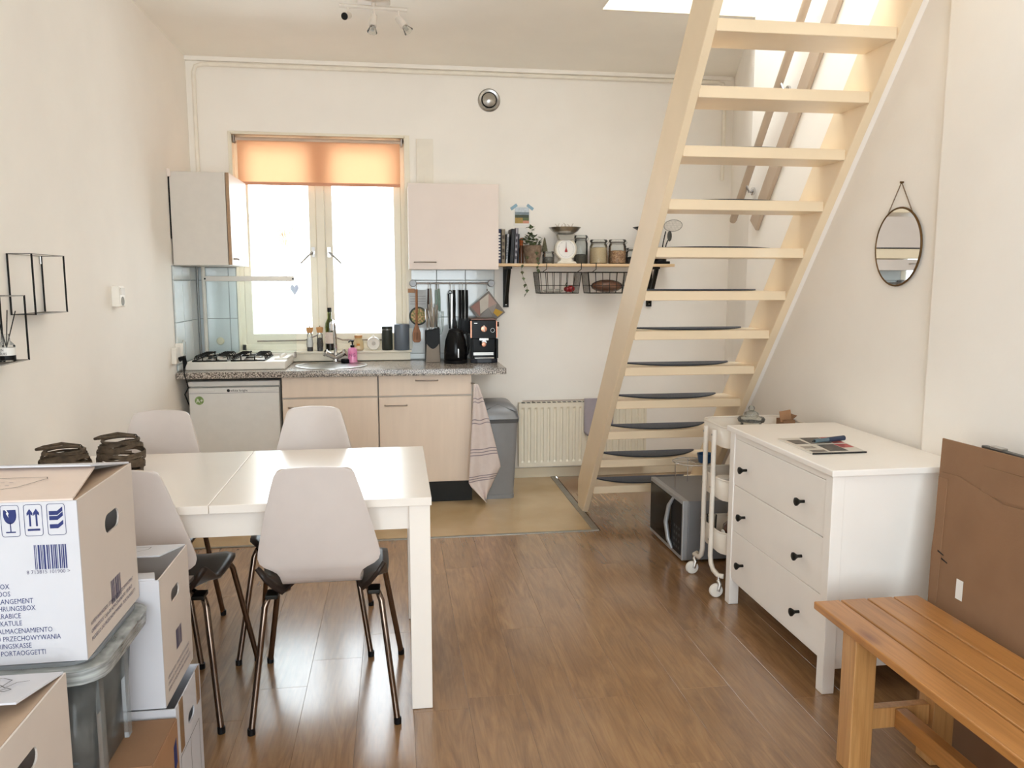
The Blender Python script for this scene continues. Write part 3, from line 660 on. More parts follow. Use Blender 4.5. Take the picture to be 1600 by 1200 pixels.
MB().lathe([(.078, .924), (.080, .93), (.079, .99), (.070, 1.06), (.055, 1.105), (.050, 1.115)], (.402, 5.47, 0), 32).build('kettle_body', BLACKG, kt, smooth=True)
ld = MB().lathe([(.051, 1.115), (.046, 1.13), (.02, 1.14), (0, 1.141)], (.402, 5.47, 0), 28).build('lid', BLACKP, kt, smooth=True)
MB().ico((.402, 5.47, 1.147), .011, n=12).build('lid_knob', BLACKP, ld, smooth=True)
MB().tube([(.44, 5.47, 1.10), (.472, 5.468, 1.112), (.487, 5.465, 1.09), (.488, 5.464, 1.02), (.482, 5.466, .965), (.472, 5.468, .95)], .010, 10).build('handle', BLACKP, kt, smooth=True)
MB().prism([(.339, 1.085), (.357, 1.06), (.367, 1.10)], 'Y', 5.455, 5.485).build('spout', BLACKG, kt)
MB().obox((.415, 5.3895, .975), (.004, 0, 0), (0, .001, 0), (0, 0, .03)).build('water_gauge', CHROME, kt)
em = thing('espresso_machine', (.598, 5.52, .9), 'black espresso machine with copper knobs on the worktop end', 'coffee machine')
MB().box(.512, .684, 5.50, 5.655, .92, 1.195).build('housing', BLACKG, em, bevel=.006)
MB().box(.512, .684, 5.455, 5.50, 1.065, 1.195).build('brew_head', BLACKG, em, bevel=.005)
MB().prism([(.505, 5.50), (.505, 5.44), (.55, 5.425), (.645, 5.425), (.69, 5.44), (.69, 5.50)], 'Z', .9005, .93).build('drip_base', mat('dark_blue_black', '#191d28', .25), em, bevel=.003)
for x in (.508, .682): MB().box(x, x + .016, 5.462, 5.50, .93, 1.065).build('side_pillar', BLACKP, em, bevel=.003)
MB().box(.53, .665, 5.43, 5.49, .931, .94).build('drip_tray', CHROME, em, bevel=.002)
MB().box(.527, .668, 5.485, 5.497, .95, .97).build('grille', STEEL, em)
COPP = mat('copper_trim', '#c98d74', .25, .8, var=.06)
MB().box(.505, .513, 5.452, 5.47, 1.075, 1.19).build('copper_strip', COPP, em); MB().box(.683, .690, 5.452, 5.47, 1.075, 1.19).build('copper_strip', COPP, em)
MB().box(.508, .688, 5.46, 5.64, 1.195, 1.206).build('cup_shelf', mat('copper_brown_top', '#6c5147', .35, .5), em, bevel=.003)
kbz = MB().lathe([(.021, -.0), (.023, -.008), (.020, -.018), (0, -.02)], (.597, 5.455, 1.135), 22, 'Y').build('selector_knob', COPP, em, smooth=True)
MB().box(.594, .600, 5.43, 5.452, 1.118, 1.160).build('knob_pointer', PAPERW, kbz, bevel=.001)
MB().lathe([(.016, 0), (.016, -.03), (0, -.03)], (.597, 5.46, 1.045), 18, 'Y').build('group_head', STEEL, em, smooth=True)
MB().box(.565, .63, 5.445, 5.458, 1.055, 1.072).build('group_collar', CHROME, em, bevel=.002)
MB().lathe([(.017, -.028), (.018, -.036), (.014, -.044), (0, -.045)], (.594, 5.46, 1.03), 18, 'Y').build('portafilter_end', COPP, em, smooth=True)
outl = MB(); 
outline(outl, (.658, 5.4545, 1.125), (1, 0, 0), (0, 0, 1), [(.014 * math.cos(R(a_)), .014 * math.sin(R(a_))) for a_ in range(0, 360, 30)], .002); outl.build('gauge_ring', STEEL, em)
MB().cyl((.69, 5.49, 1.165), (.705, 5.49, 1.165), .017, n=14).build('steam_knob', BLACKP, em)
MB().box(.53, .552, 5.4540, 5.4552, 1.172, 1.177).build('brand_mark', STEEL, em)
# ---- utensil rail and what hangs on it
RY, RZ = 5.69, 1.447
ur = thing('utensil_rail', (.40, W, RZ), 'grey wall rail for utensils under the right wall cabinet', 'rail')
MB().cyl((.125, RY, RZ), (.675, RY, RZ), .0065, n=12).build('bar', HANDLE, ur, smooth=True)
for x in (.122, .678): MB().cyl((x, RY - .012, RZ), (x, W - .012, RZ), .024, .026, 18).build('end_mount', mat('grey_mount', '#8f8f90', .4, .5), ur, bevel=.003)
def hook(par, x, zdrop=.05):
    return MB().tube([(x, RY - .0, RZ + .0085), (x, RY - .0085, RZ), (x, RY - .004, RZ - .02), (x, RY - .006, RZ - zdrop + .008), (x, RY - .012, RZ - zdrop), (x, RY - .02, RZ - zdrop + .006)], .0018, 6).build('hook', STEEL, par, smooth=True)
def hang(name, x, label, cat='utensil'):
    t_ = thing(name, (x, RY - .01, RZ), label, cat); hook(t_, x); return t_
Yh = RY - .016
SPATW = wood('spatula_wood', '#8a5a3a', '#b57f56', 2, .55, 10)
t_ = hang('wooden_spatula', .145, 'slotted wooden spatula hanging at the window end of the rail')
MB().tube([(.145, Yh, 1.405), (.144, Yh, 1.30), (.142, Yh, 1.16)], [.008, .009, .008], 8).build('handle', SPATW, t_, smooth=True)
bl_ = MB().prism([(.136, 1.165), (.148, 1.165), (.160, 1.13), (.170, 1.10), (.172, 1.045), (.160, 1.03), (.125, 1.03), (.112, 1.045), (.113, 1.10), (.123, 1.13)], 'Y', Yh - .004, Yh + .004).build('blade', SPATW, t_, bevel=.003)
for i in range(4): MB().obox((.127 + i * .0105, Yh - .0042, 1.075), (.0014, 0, 0), (0, .0006, 0), (0, 0, .026)).build('slot', mat('slot_brown', '#5d3c26', .7), bl_)
t_ = thing('recipe_calendar', (.155, W - .012, 1.12), 'small calendar with a picture of a bowl of food behind the spatula', 'calendar')
MB().box(.09, .215, W - .02, W - .0125, 1.13, 1.40).build('page', mat('pale_page', '#c9ced0', .6, var=.08, scale=20), t_)
MB().box(.085, .135, W - .026, W - .02, 1.38, 1.41).build('clip', mat('kraft_clip', '#b98d6a', .6), t_, bevel=.003)
for k in range(4): MB().box(.10, .21, W - .0206, W - .0198, 1.30 + k * .018, 1.302 + k * .018).build('ruled_line', INKG, t_)
bw = ylathe([(.066, 0), (.066, .002), (.060, .003), (0, .003)], (.157, W - .02, 1.215)).build('bowl_picture', mat('dark_bowl_print', '#33362f', .5), t_)
ylathe([(.054, 0), (.054, .001), (0, .001)], (.157, W - .0232, 1.215)).build('food_picture', mat('food_print', '#7c8a45', .5, col2='#e0b184', scale=75, ramp=(.42, .58)), bw)
t_ = hang('peeling_knife', .228, 'slim dark brown handled utensil hanging beside the steel server')
MB().tube([(.228, Yh, 1.41), (.226, Yh, 1.30), (.226, Yh, 1.20)], [.005, .008, .006], 8).build('handle', mat('dark_wood_handle', '#3d2721', .5), t_, smooth=True)
t_ = hang('steel_server', .245, 'long steel serving spoon hanging on the rail')
MB().tube([(.245, Yh - .006, 1.41), (.248, Yh - .006, 1.30), (.25, Yh - .006, 1.19)], [.006, .008, .009], 8).build('handle', STEEL, t_, smooth=True)
t_ = hang('green_whisk', .302, 'grey-green whisk hanging on the rail')
WGR = mat('sage_green', '#7c9488', .4); MB().tube([(.302, Yh, 1.41), (.304, Yh, 1.33), (.306, Yh, 1.25)], [.008, .010, .008], 10).build('handle', WGR, t_, smooth=True)
g = MB()
for a_ in range(0, 180, 36):
    c_, s2 = math.cos(R(a_)), math.sin(R(a_)); pts = []
    for i in range(13):
        u = math.pi * i / 12; rr = .027 * math.cos(u); pts.append((.307 + rr * c_, Yh - .01 + rr * s2 * .6, 1.25 - .165 * math.sin(u) ** .7 if 0 < i < 12 else 1.25))
    g.tube(pts, .0013, 5)
g.build('wires', WGR, t_, smooth=True)
t_ = hang('green_bottle_opener', .283, 'sage green flat scraper hanging left of the whisk')
MB().box(.277, .291, Yh - .002, Yh + .002, 1.16, 1.40).build('handle', WGR, t_, bevel=.002)
t_ = hang('kitchen_tongs', .383, 'steel and black kitchen tongs hanging on the rail')
for s_ in (-1, 1): MB().obox((.383 + s_ * .009, Yh, 1.25), (.006, 0, 0), (0, .004, 0), (s_ * .003, 0, .125)).build('arm', STEEL if s_ > 0 else BLACKP, t_, bevel=.002)
MB().tube(arc((.383, 1.385), .011, 0, 360, 12, 'XZ', Yh), .003, 6).build('ring', BLACKP, t_)
for nm, x, wd, lab, y_ in (('black_turner', .410, .022, 'black nylon turner hanging next to the tongs', 0), ('black_slotted_spoon', .452, .020, 'black nylon spoon hanging in the middle of the rail', .002), ('black_ladle', .472, .018, 'black nylon ladle hanging right of the black spoon', -.012), ('black_masher', .500, .020, 'black nylon server hanging next to the pot holder', 0)):
    t_ = hang(nm, x, lab)
    MB().tube([(x, Yh + y_, 1.40), (x + .001, Yh + y_, 1.30), (x, Yh + y_, 1.20)], [.009, .010, .008], 8).build('handle', BLACKP, t_, smooth=True)
    MB().prism([(x - .007, 1.21), (x + .007, 1.21), (x + wd * .8, 1.17), (x + wd, 1.09), (x - wd, 1.09), (x - wd * .8, 1.17)], 'Y', Yh + y_ - .002, Yh + y_ + .002).build('blade', BLACKP, t_, bevel=.0015)
t_ = hang('pot_holder', .645, 'square patchwork pot holder hung by its corner on the rail')
c0 = Vector((.645, Yh - .004, 1.262)); ua = Vector((.13, 0, -.022)); ub = Vector((.012, 0, .132))
pol = [c0 + ub, c0 - ua * .98 - Vector((0, 0, .01)), c0 - ub, c0 + ua]
MB().prism([(p.x, p.z) for p in pol], 'Y', c0.y - .005, c0.y + .005).build('padding', mat('grey_felt_edge', '#827d7a', .9), t_, bevel=.004)
cols = ['#a37f78', '#c9c3ba', '#8f8d8b', '#b39c95', '#c79f45', '#9d9691']
def tri(pts, i): 
    mb = MB(); mb.add([(x, c0.y - .0056, z) for x, z in pts], [tuple(range(len(pts)))]); mb.build('patch', mat('patch_cloth_%d' % i, cols[i], .9, bump=.2, bscale=400), t_)
P_ = lambda a, b: ((c0 + ua * a + ub * b).x, (c0 + ua * a + ub * b).z)
tri([P_(-.9, 0), P_(-.45, .4), P_(-.35, -.45)], 0); tri([P_(-.45, .4), P_(0, .85), P_(.05, .1), P_(-.35, -.3)], 1); tri([P_(-.35, -.45), P_(.05, .1), P_(.3, -.3), P_(0, -.85)], 2)
tri([P_(0, .85), P_(.5, .4), P_(.05, .1)], 3); tri([P_(.45, .12), P_(.88, .0), P_(.6, -.3), P_(.35, -.12)], 4); tri([P_(.05, .1), P_(.5, .4), P_(.42, .1), P_(.3, -.2)], 5)
MB().tube([(.645, Yh, 1.392), (.643, Yh, 1.405), (.645, Yh - .004, 1.41), (.648, Yh, 1.40), (.646, Yh, 1.392)], .0025, 6).build('loop', mat('grey_loop', '#827d7a', .9), t_)
# ---- dish towel, pedal bin, radiator
tw = thing('dish_towel', (.55, 5.09, .03), 'pale pink striped dish towel hanging at the cabinet corner', 'towel')
TOW = mat('pale_towel', '#dccfca', .95, var=.03, scale=30, bump=.3, bscale=600)
rows_ = []
nr, nc = 30, 22
def towel_pt(u, v):
    # v 0 top .. 1 bottom (height), u 0 left .. 1 right
    z = .80 - .77 * v
    lx = .490 - .042 * min(1, v / .84) + (.115 * max(0, (v - .84) / .16) if v > .84 else 0)
    rx = .515 + .15 * min(1, v / .72) ** .85 - (.10 * max(0, (v - .72) / .28) if v > .72 else 0)
    x = lx + (rx - lx) * u
    f = math.sin(u * 9 + v * 1.5)
    y = 5.086 - .020 * v ** .6 * (1 + f) - .015 * v * math.sin(u * 4 + 1)
    return (x, y, z + .016 * f * v ** .5 * (1 - v) + .02 * (u - .5) * v)
for i in range(nr): rows_.append([towel_pt(j / (nc - 1), i / (nr - 1)) for j in range(nc)])
MB().grid(rows_).build('cloth', TOW, tw, smooth=True, solid=.004)
STR = mat('towel_stripe', '#8c8088', .95)
for v0 in (.12, .15, .30, .33, .55, .575, .60, .78, .80, .82):
    r1 = [tuple(Vector(towel_pt(j / (nc - 1), v0)) + Vector((0, -.0035, 0))) for j in range(nc)]; r2 = [tuple(Vector(towel_pt(j / (nc - 1), v0 + .007)) + Vector((0, -.0035, 0))) for j in range(nc)]
    MB().grid([r1, r2]).build('stripe', STR, tw)
MB().cyl((.478, 5.139, .80), (.492, 5.088, .803), .005, n=8).build('hook', HANDLE, tw)
bn = thing('pedal_bin', (.66, 5.32, 0), 'tall grey plastic waste bin with domed lid', 'bin')
GREYP = mat('grey_bin_plastic', '#8b8c8e', .35, .15, var=.03); GREYD = mat('dark_grey_bin_rim', '#5d5e60', .4, var=.05)
def taper(x, y, w0, d0, z0_, w1, d1, z1_, r=.03):
    a_ = rrect(x - w0 / 2, x + w0 / 2, y - d0 / 2, y + d0 / 2, r); c_ = rrect(x - w1 / 2, x + w1 / 2, y - d1 / 2, y + d1 / 2, r); n_ = len(a_)
    mb = MB(); mb.add([(p, q, z0_) for p, q in a_] + [(p, q, z1_) for p, q in c_], [(i, (i + 1) % n_, n_ + (i + 1) % n_, n_ + i) for i in range(n_)] + [tuple(range(n_ - 1, -1, -1)), tuple(range(n_, 2 * n_))]); return mb
taper(.66, 5.32, .215, .27, .001, .265, .33, .535).build('bin_body', GREYP, bn, smooth=True)
taper(.66, 5.32, .27, .335, .525, .28, .345, .55).build('rim', GREYD, bn, smooth=True)
lid = MB(); prof = []
for i in range(9):
    t_ = i / 8; rowp = rrect(.66 - .142 * math.cos(t_ * 1.25), .66 + .142 * math.cos(t_ * 1.25), 5.32 - .174 * math.cos(t_ * 1.2), 5.32 + .174 * math.cos(t_ * 1.2), .03 * math.cos(t_ * 1.1)); prof.append([(p, q, .552 + .11 * math.sin(t_ * math.pi / 2)) for p, q in rowp + rowp[:1]])
lid.grid(prof); lid.add(prof[-1][:-1], [tuple(range(len(prof[-1]) - 1))]); lid = lid.build('lid', GREYP, bn, smooth=True)
MB().tube([(.535, 5.15, .565), (.54, 5.145, .60), (.66, 5.20, .645), (.78, 5.145, .60), (.785, 5.15, .565)], .004, 6).build('lid_seam', GREYD, lid, smooth=True)
taper(.66, 5.32, .22, .275, .0005, .222, .277, .03).build('foot_ring', GREYP, bn, smooth=True)
rd = thing('radiator', (1.36, 5.70, .09), 'cream panel radiator on the back wall behind the stairs', 'radiator')
RADP = mat('radiator_cream', '#ece5d3', .4, var=.02)
rx0, rx1, rz0, rz1, ry = .88, 1.84, .10, .575, 5.665
pr = []; x = rx0; pitch = .048
while x < rx1 - .001:
    pr += [(x, ry), (x + .012, ry), (x + .018, ry + .010), (x + .032, ry + .010), (x + .038, ry)]; x += pitch
pr.append((rx1, ry)); zr = [rz0 + .035, rz0 + .05, rz1 - .05, rz1 - .035]
rws = []
for z in (rz0, rz0 + .03): rws.append([(p, ry, z) for p, q in pr])
for z in (rz0 + .045, rz1 - .045): rws.append([(p, q, z) for p, q in pr])
for z in (rz1 - .03, rz1): rws.append([(p, ry, z) for p, q in pr])
MB().grid(rws).build('front_panel', RADP, rd, solid=.003)
MB().box(rx0, rx1, ry + .014, W - .022, rz0 + .01, rz1 - .01).build('convector', RADP, rd)
MB().box(rx0 - .004, rx0 + .002, ry - .001, W - .02, rz0, rz1).box(rx1 - .002, rx1 + .004, ry - .001, W - .02, rz0, rz1).build('side_cover', RADP, rd)
gr = MB().box(rx0, rx1, ry - .001, W - .02, rz1 - .004, rz1).build('top_grille', RADP, rd)
for k in range(24): MB().box(rx0 + .02 + k * .0385, rx0 + .045 + k * .0385, ry + .014, W - .035, rz1, rz1 + .0015).build('grille_slot', DARK, gr)
MB().tube([(rx0 + .02, ry - .012, rz1 + .02), (rx1 - .02, ry - .012, rz1 + .02)], .004, 8).tube([(rx0 + .1, ry + .03, rz1), (rx0 + .1, ry - .012, rz1 + .02)], .004, 6).tube([(rx1 - .1, ry + .03, rz1), (rx1 - .1, ry - .012, rz1 + .02)], .004, 6).build('towel_rail', HANDLE, rd)
t_ = thing('grey_cloth', (1.5, ry - .012, .3), 'grey-lilac cloth hanging over the radiator behind the stair stringer', 'cloth')
rws = []
for i in range(12):
    v = i / 11; rws.append([(1.36 + .22 * u / 9, ry - .02 - .004 * math.sin(u * 1.4) * (v + .3), rz1 + .026 - (.25 + .03 * math.sin(u)) * v) for u in range(10)])
rws = [[(1.36 + .22 * u / 9, ry - .005, rz1 + .006) for u in range(10)], [(1.36 + .22 * u / 9, ry - .012, rz1 + .029) for u in range(10)]] + rws
MB().grid(rws).build('cloth', mat('lilac_grey_cloth', '#aaa3ab', .95, var=.05, bump=.2, bscale=500), t_, smooth=True, solid=.003)

# ================================================================ SHELF AND ITS THINGS
SHZ = 1.585
PINE = wood('pale_pine', '#d9b78c', '#ead0aa', 0, .5, 6)
shf = thing('wall_shelf', (1.345, 5.63, 1.565), 'pale pine wall shelf on black brackets beside the wall cabinet', 'shelf')
B('board', PINE, shf, .705, 1.985, 5.53, W - .004, 1.565, SHZ, bevel=.002)
for x in (.79, 1.865):
    k = MB().box(x - .02, x + .02, W - .02, W - .001, 1.275, 1.564).box(x - .02, x + .02, 5.555, W - .001, 1.548, 1.564)
    k.obox((x, (5.565 + W - .015) / 2, 1.43), (.012, 0, 0), (0, (5.575 - W + .01) / 2, .125), (0, .012, .010))
    k = k.build('bracket', BLACKM, shf, bevel=.002)
    MB().cyl((x, W - .02, 1.295), (x, W - .024, 1.295), .005, n=8).build('screw', STEEL, k)
SYC = 5.64
def book(x, wd, hg, dp, tilt, col, label, spine=None, ns=0):
    t_ = thing('book', (x + wd / 2, 5.66, SHZ), label, 'book', 'books on the wall shelf'); t_.rotation_euler = (0, tilt, 0)
    m = mat('cover_' + col.strip('#'), col, .45, var=.1, scale=30)
    b_ = MB().box(-wd / 2, -wd / 2 + .002, -dp / 2, dp / 2, 0, hg).box(wd / 2 - .002, wd / 2, -dp / 2, dp / 2, 0, hg).box(-wd / 2, wd / 2, -dp / 2, -dp / 2 + .002, 0, hg).build('cover', m, t_, local=True)
    MB().box(-wd / 2 + .0025, wd / 2 - .0025, -dp / 2 + .003, dp / 2 - .004, .003, hg - .004).build('pages', PAPERW, t_, local=True)
    if spine:
        for k in range(ns):
            z = .03 + k * (hg - .05) / ns; MB().box(-wd * .3, wd * .3, -dp / 2 - .0006, -dp / 2 - .0001, z, z + (hg - .05) / ns * .55).build('spine_print', spine, b_, local=True)
book(.712, .022, .238, .17, 0, '#1f2550', 'navy book with white spine print against the wall cabinet', PAPERW, 9)
book(.737, .026, .236, .17, 0, '#8a7d68', 'brown-beige book next to the navy book', mat('spine_brown', '#56473b', .6), 4)
book(.766, .016, .205, .16, .055, '#b9bcc2', 'thin pale ring-bound book leaning to the right', mat('spine_slate', '#3b4152', .6), 14)
book(.795, .026, .240, .17, .06, '#17171c', 'thick black book in the shelf row')
book(.826, .020, .246, .17, .045, '#9d9aa2', 'grey illustrated book leaning on the black book', mat('spine_dark', '#3a3640', .6), 5)
book(.850, .010, .205, .15, .03, '#1b2034', 'thin dark blue booklet at the end of the book row')
# orange candle bottle
lathe_thing('orange_bottle', 'small orange bottle behind the ivy pot', 'bottle', .893, 5.675, SHZ, [('bottle_body', [(.016, 0), (.017, .10), (.012, .13)], mat('amber_glass', '#7c5138', .2)), ('orange_cap', [(.013, .13), (.014, .17), (.008, .182), (0, .183)], ORANGE)], 14)
# ivy
iv = thing('potted_ivy', (.962, 5.61, SHZ), 'trailing ivy in a woven clay-brown pot on the wall shelf', 'plant')
MB().lathe([(.048, SHZ + .001), (.060, SHZ + .06), (.068, SHZ + .125), (.064, SHZ + .128), (.06, SHZ + .118), (0, SHZ + .115)], (.962, 5.61, 0), 22).build('pot', mat('woven_brown_pot', '#6d5848', .8, col2='#94806c', scale=50, bump=.5, bscale=90), iv, smooth=True)
def leaf_mesh(mb, p, s, yaw, pitch):
    m = Matrix.Rotation(yaw, 3, 'Z') @ Matrix.Rotation(pitch, 3, 'X')
    sh_ = [(0, 0), (.35, .12), (.55, .5), (.28, .6), (.2, .85), (0, 1.1), (-.2, .85), (-.28, .6), (-.55, .5), (-.35, .12)]
    pts = [Vector(p) + m @ Vector((x * s, y * s, .18 * s * abs(x))) for x, y in sh_]; c_ = Vector(p) + m @ Vector((0, .5 * s, -.02 * s))
    k = len(sh_); mb.add([c_] + pts, [(0, 1 + i, 1 + (i + 1) % k) for i in range(k)])
random.seed(5)
g = MB()
for i in range(90):
    a_ = random.random() * 6.28; rr = random.random() ** .5 * .068; zz = SHZ + .125 + random.random() * .085 * (1.2 - rr / .09)
    if i < 16: rr *= .35; zz = SHZ + .19 + random.random() * .07
    leaf_mesh(g, (.955 + rr * math.cos(a_), 5.605 + rr * math.sin(a_) * .8, zz), random.uniform(.022, .036), a_ + random.uniform(-1, 1) - 1.57, random.uniform(-.6, .9))
o = g.build('foliage', GREEN, iv); o['kind'] = 'stuff'
def vine(pts, nleaf, name='vine'):
    v_ = MB().tube(pts, .0014, 5).build(name, mat('vine_stem', '#6d6348', .7), iv)
    for k in range(nleaf):
        u = (k + .7) / nleaf * (len(pts) - 1); i = min(int(u), len(pts) - 2); p = Vector(pts[i]).lerp(Vector(pts[i + 1]), u - i)
        m_ = MB(); leaf_mesh(m_, p, random.uniform(.022, .032), random.uniform(-1, 1) + (3.0 if k % 2 else .2), random.uniform(-1.5, -.9)); m_.build('leaf', GREEN, v_)
vine([(.93, 5.55, SHZ + .10), (.90, 5.524, SHZ + .03), (.868, 5.517, 1.56), (.875, 5.52, 1.52), (.885, 5.52, 1.475), (.908, 5.52, 1.43), (.912, 5.52, 1.395), (.90, 5.52, 1.37)], 7)
vine([(.975, 5.55, SHZ + .11), (.985, 5.526, SHZ + .05), (.99, 5.52, SHZ), (.985, 5.517, 1.55), (.995, 5.518, 1.53)], 6)
# jars
def jar(x, y, r, h, fillm, lev, label, lidm=CLEAR, clasp=True, name='storage_jar'):
    t_ = thing(name, (x, y, SHZ), label, 'jar')
    MB().lathe([(r * .9, SHZ + .001), (r, SHZ + .008), (r, SHZ + h * .72), (r * .86, SHZ + h * .82), (r * .86, SHZ + h * .88)], (x, y, 0), 26).build('jar_glass', CLEAR, t_, smooth=True)
    if fillm:
        MB().lathe([(r * .88, SHZ + .005), (r * .955, SHZ + .012), (r * .955, SHZ + h * lev), (r * .5, SHZ + h * lev + .006), (0, SHZ + h * lev + .003)], (x, y, 0), 26).build('contents', fillm, t_, smooth=True)
    MB().lathe([(r * .90, SHZ + h * .88), (r * .90, SHZ + h * .905)], (x, y, 0), 26).build('seal_ring', mat('rubber_seal', '#6e665c', .7), t_)
    ld_ = MB().lathe([(r * .95, SHZ + h * .905), (r * .97, SHZ + h * .95), (r * .90, SHZ + h), (0, SHZ + h)], (x, y, 0), 26).build('lid', lidm, t_, smooth=True)
    if clasp:
        MB().tube([(x + r * .9, y - .008, SHZ + h * .80), (x + r * 1.12, y - .004, SHZ + h * .88), (x + r * 1.0, y, SHZ + h * .97), (x + r * 1.12, y + .004, SHZ + h * .88), (x + r * .9, y + .008, SHZ + h * .80)], .0016, 6).build('wire_clasp', STEEL, t_)
        MB().tube([(x + r * .9 * math.cos(a_ * .3142), y + r * .9 * math.sin(a_ * .3142), SHZ + h * .83) for a_ in range(20)], .0016, 5, closed=True).build('wire_ring', STEEL, ld_)
    return t_
jar(1.075, 5.60, .042, .085, mat('dark_seeds', '#3d3a36', .8, col2='#6a6257', scale=160), .5, 'low glass jar of dark seeds in front of the little tree', clasp=False)
tr_ = thing('tree_ornament', (1.062, 5.675, SHZ), 'small bottle-brush tree ornament between ivy and scale', 'ornament')
MB().cyl((1.062, 5.675, SHZ), (1.062, 5.675, SHZ + .09), .007, n=8).build('trunk', SPATW, tr_)
g = MB()
for k in range(9): g.lathe([(.024 * (1 - k / 9.5) + .004, SHZ + .088 + k * .0105), (.012 * (1 - k / 9.5), SHZ + .104 + k * .0105), (0, SHZ + .106 + k * .0105)], (1.062, 5.675, 0), 9)
g.build('bristles', mat('tree_bristle', '#5f5f4a', .9, col2='#8a8166', scale=120), tr_)
jar(1.330, 5.685, .050, .205, mat('dark_beans', '#3b3630', .8, col2='#57503f', scale=120), .32, 'tall glass clip-top jar behind the kitchen scale')
jar(1.44, 5.60, .064, .170, mat('rolled_oats', '#c3ab84', .9, col2='#d9c6a3', scale=150), .66, 'glass clip-top jar of pale oats')
jar(1.578, 5.60, .064, .172, mat('mixed_nuts', '#94673f', .8, col2='#cda376', scale=95, ramp=(.42, .58)), .52, 'glass clip-top jar of brown nuts')
jar(1.70, 5.62, .050, .115, mat('dark_tea', '#33302c', .8), .4, 'small glass jar half hidden by the stair stringer')
# kitchen scale
sc = thing('kitchen_scale', (1.20, 5.60, SHZ), 'white mechanical kitchen scale with round dial and steel pan', 'scale')
CRM = mat('cream_enamel', '#e6e0d3', .3, var=.03)
MB().prism([(1.128, SHZ + .001), (1.274, SHZ + .001), (1.262, SHZ + .016), (1.140, SHZ + .016)], 'Y', 5.555, 5.66).build('base', CRM, sc, bevel=.003)
MB().prism([(1.15, SHZ + .016), (1.25, SHZ + .016), (1.238, SHZ + .035), (1.162, SHZ + .035)], 'Y', 5.565, 5.645).build('neck', CRM, sc, bevel=.003)
ylathe([(.060, -.04), (.078, -.03), (.080, .010), (.074, .018), (.069, .014), (0, .014)], (1.20, 5.60, SHZ + .103), 40).build('dial_case', CRM, sc, smooth=True)
df = ylathe([(.066, .0), (.066, .002), (0, .002)], (1.20, 5.586, SHZ + .103), 36).build('dial_face', PAPERW, sc)
g = MB()
for k in range(40):
    a_ = 2 * math.pi * k / 40; l_ = .008 if k % 4 == 0 else .004
    decal(g, (1.20, 5.584, SHZ + .103), (1, 0, 0), (0, 0, 1), [(math.sin(a_) * .058 - math.cos(a_) * .0007, math.cos(a_) * .058 + math.sin(a_) * .0007), (math.sin(a_) * .058 + math.cos(a_) * .0007, math.cos(a_) * .058 - math.sin(a_) * .0007), (math.sin(a_) * (.058 - l_) + math.cos(a_) * .0007, math.cos(a_) * (.058 - l_) - math.sin(a_) * .0007), (math.sin(a_) * (.058 - l_) - math.cos(a_) * .0007, math.cos(a_) * (.058 - l_) + math.sin(a_) * .0007)], .0006)
g.build('dial_marks', PEN, df)
g = MB(); decal(g, (1.20, 5.584, SHZ + .103), (1, 0, 0), (0, 0, 1), [(-.0025, -.004), (.0025, -.004), (.0012, .048), (-.0012, .048)], .0012); g.build('pointer', PEN, df)
g = MB(); decal(g, (1.20, 5.584, SHZ + .103), (1, 0, 0), (0, 0, 1), [(-.010, -.022), (.010, -.022), (.009, -.008), (.004, 0), (.005, .008), (-.005, .008), (-.004, 0), (-.009, -.008)], .0018); g.build('red_pointer_tail', RED, df)
MB().prism([(1.152, SHZ + .165), (1.248, SHZ + .165), (1.262, SHZ + .205), (1.138, SHZ + .205)], 'Y', 5.575, 5.635).build('pan_carrier', mat('grey_enamel', '#aaa69c', .4), sc, bevel=.003)
MB().lathe([(.02, SHZ + .207), (.06, SHZ + .209), (.092, SHZ + .228), (.112, SHZ + .252), (.115, SHZ + .254), (.111, SHZ + .254), (.09, SHZ + .231), (.058, SHZ + .213), (0, SHZ + .211)], (1.195, 5.61, 0), 36).build('pan', STEEL, sc, smooth=True)
random.seed(3)
GAR = mat('garlic_skin', '#d9d0c6', .7)
for k in range(7):
    a_ = k * .9; rr = .062 if k else 0; gx_, gy_, gz_ = 1.195 + rr * math.cos(a_), 5.61 + rr * math.sin(a_), SHZ + (.225 if k else .212)
    rg = .017 + .002 * (k % 3)
    o = thing('garlic_bulb', (gx_, gy_, gz_), 'pale garlic bulb lying in the steel scale pan', 'garlic', 'garlic bulbs in the scale pan')
    MB().lathe([(.005, gz_ + .004), (rg, gz_ + .012), (rg * .9, gz_ + .024), (rg * .35, gz_ + .034)], (gx_, gy_, 0), 12).build('cloves', GAR, o, smooth=True)
    MB().tube([(gx_, gy_, gz_ + .032), (gx_ + .004, gy_, gz_ + .045), (gx_ + .010 * (-1) ** k, gy_, gz_ + .056)], [.005, .003, .002], 6).build('neck', GAR, o, smooth=True)
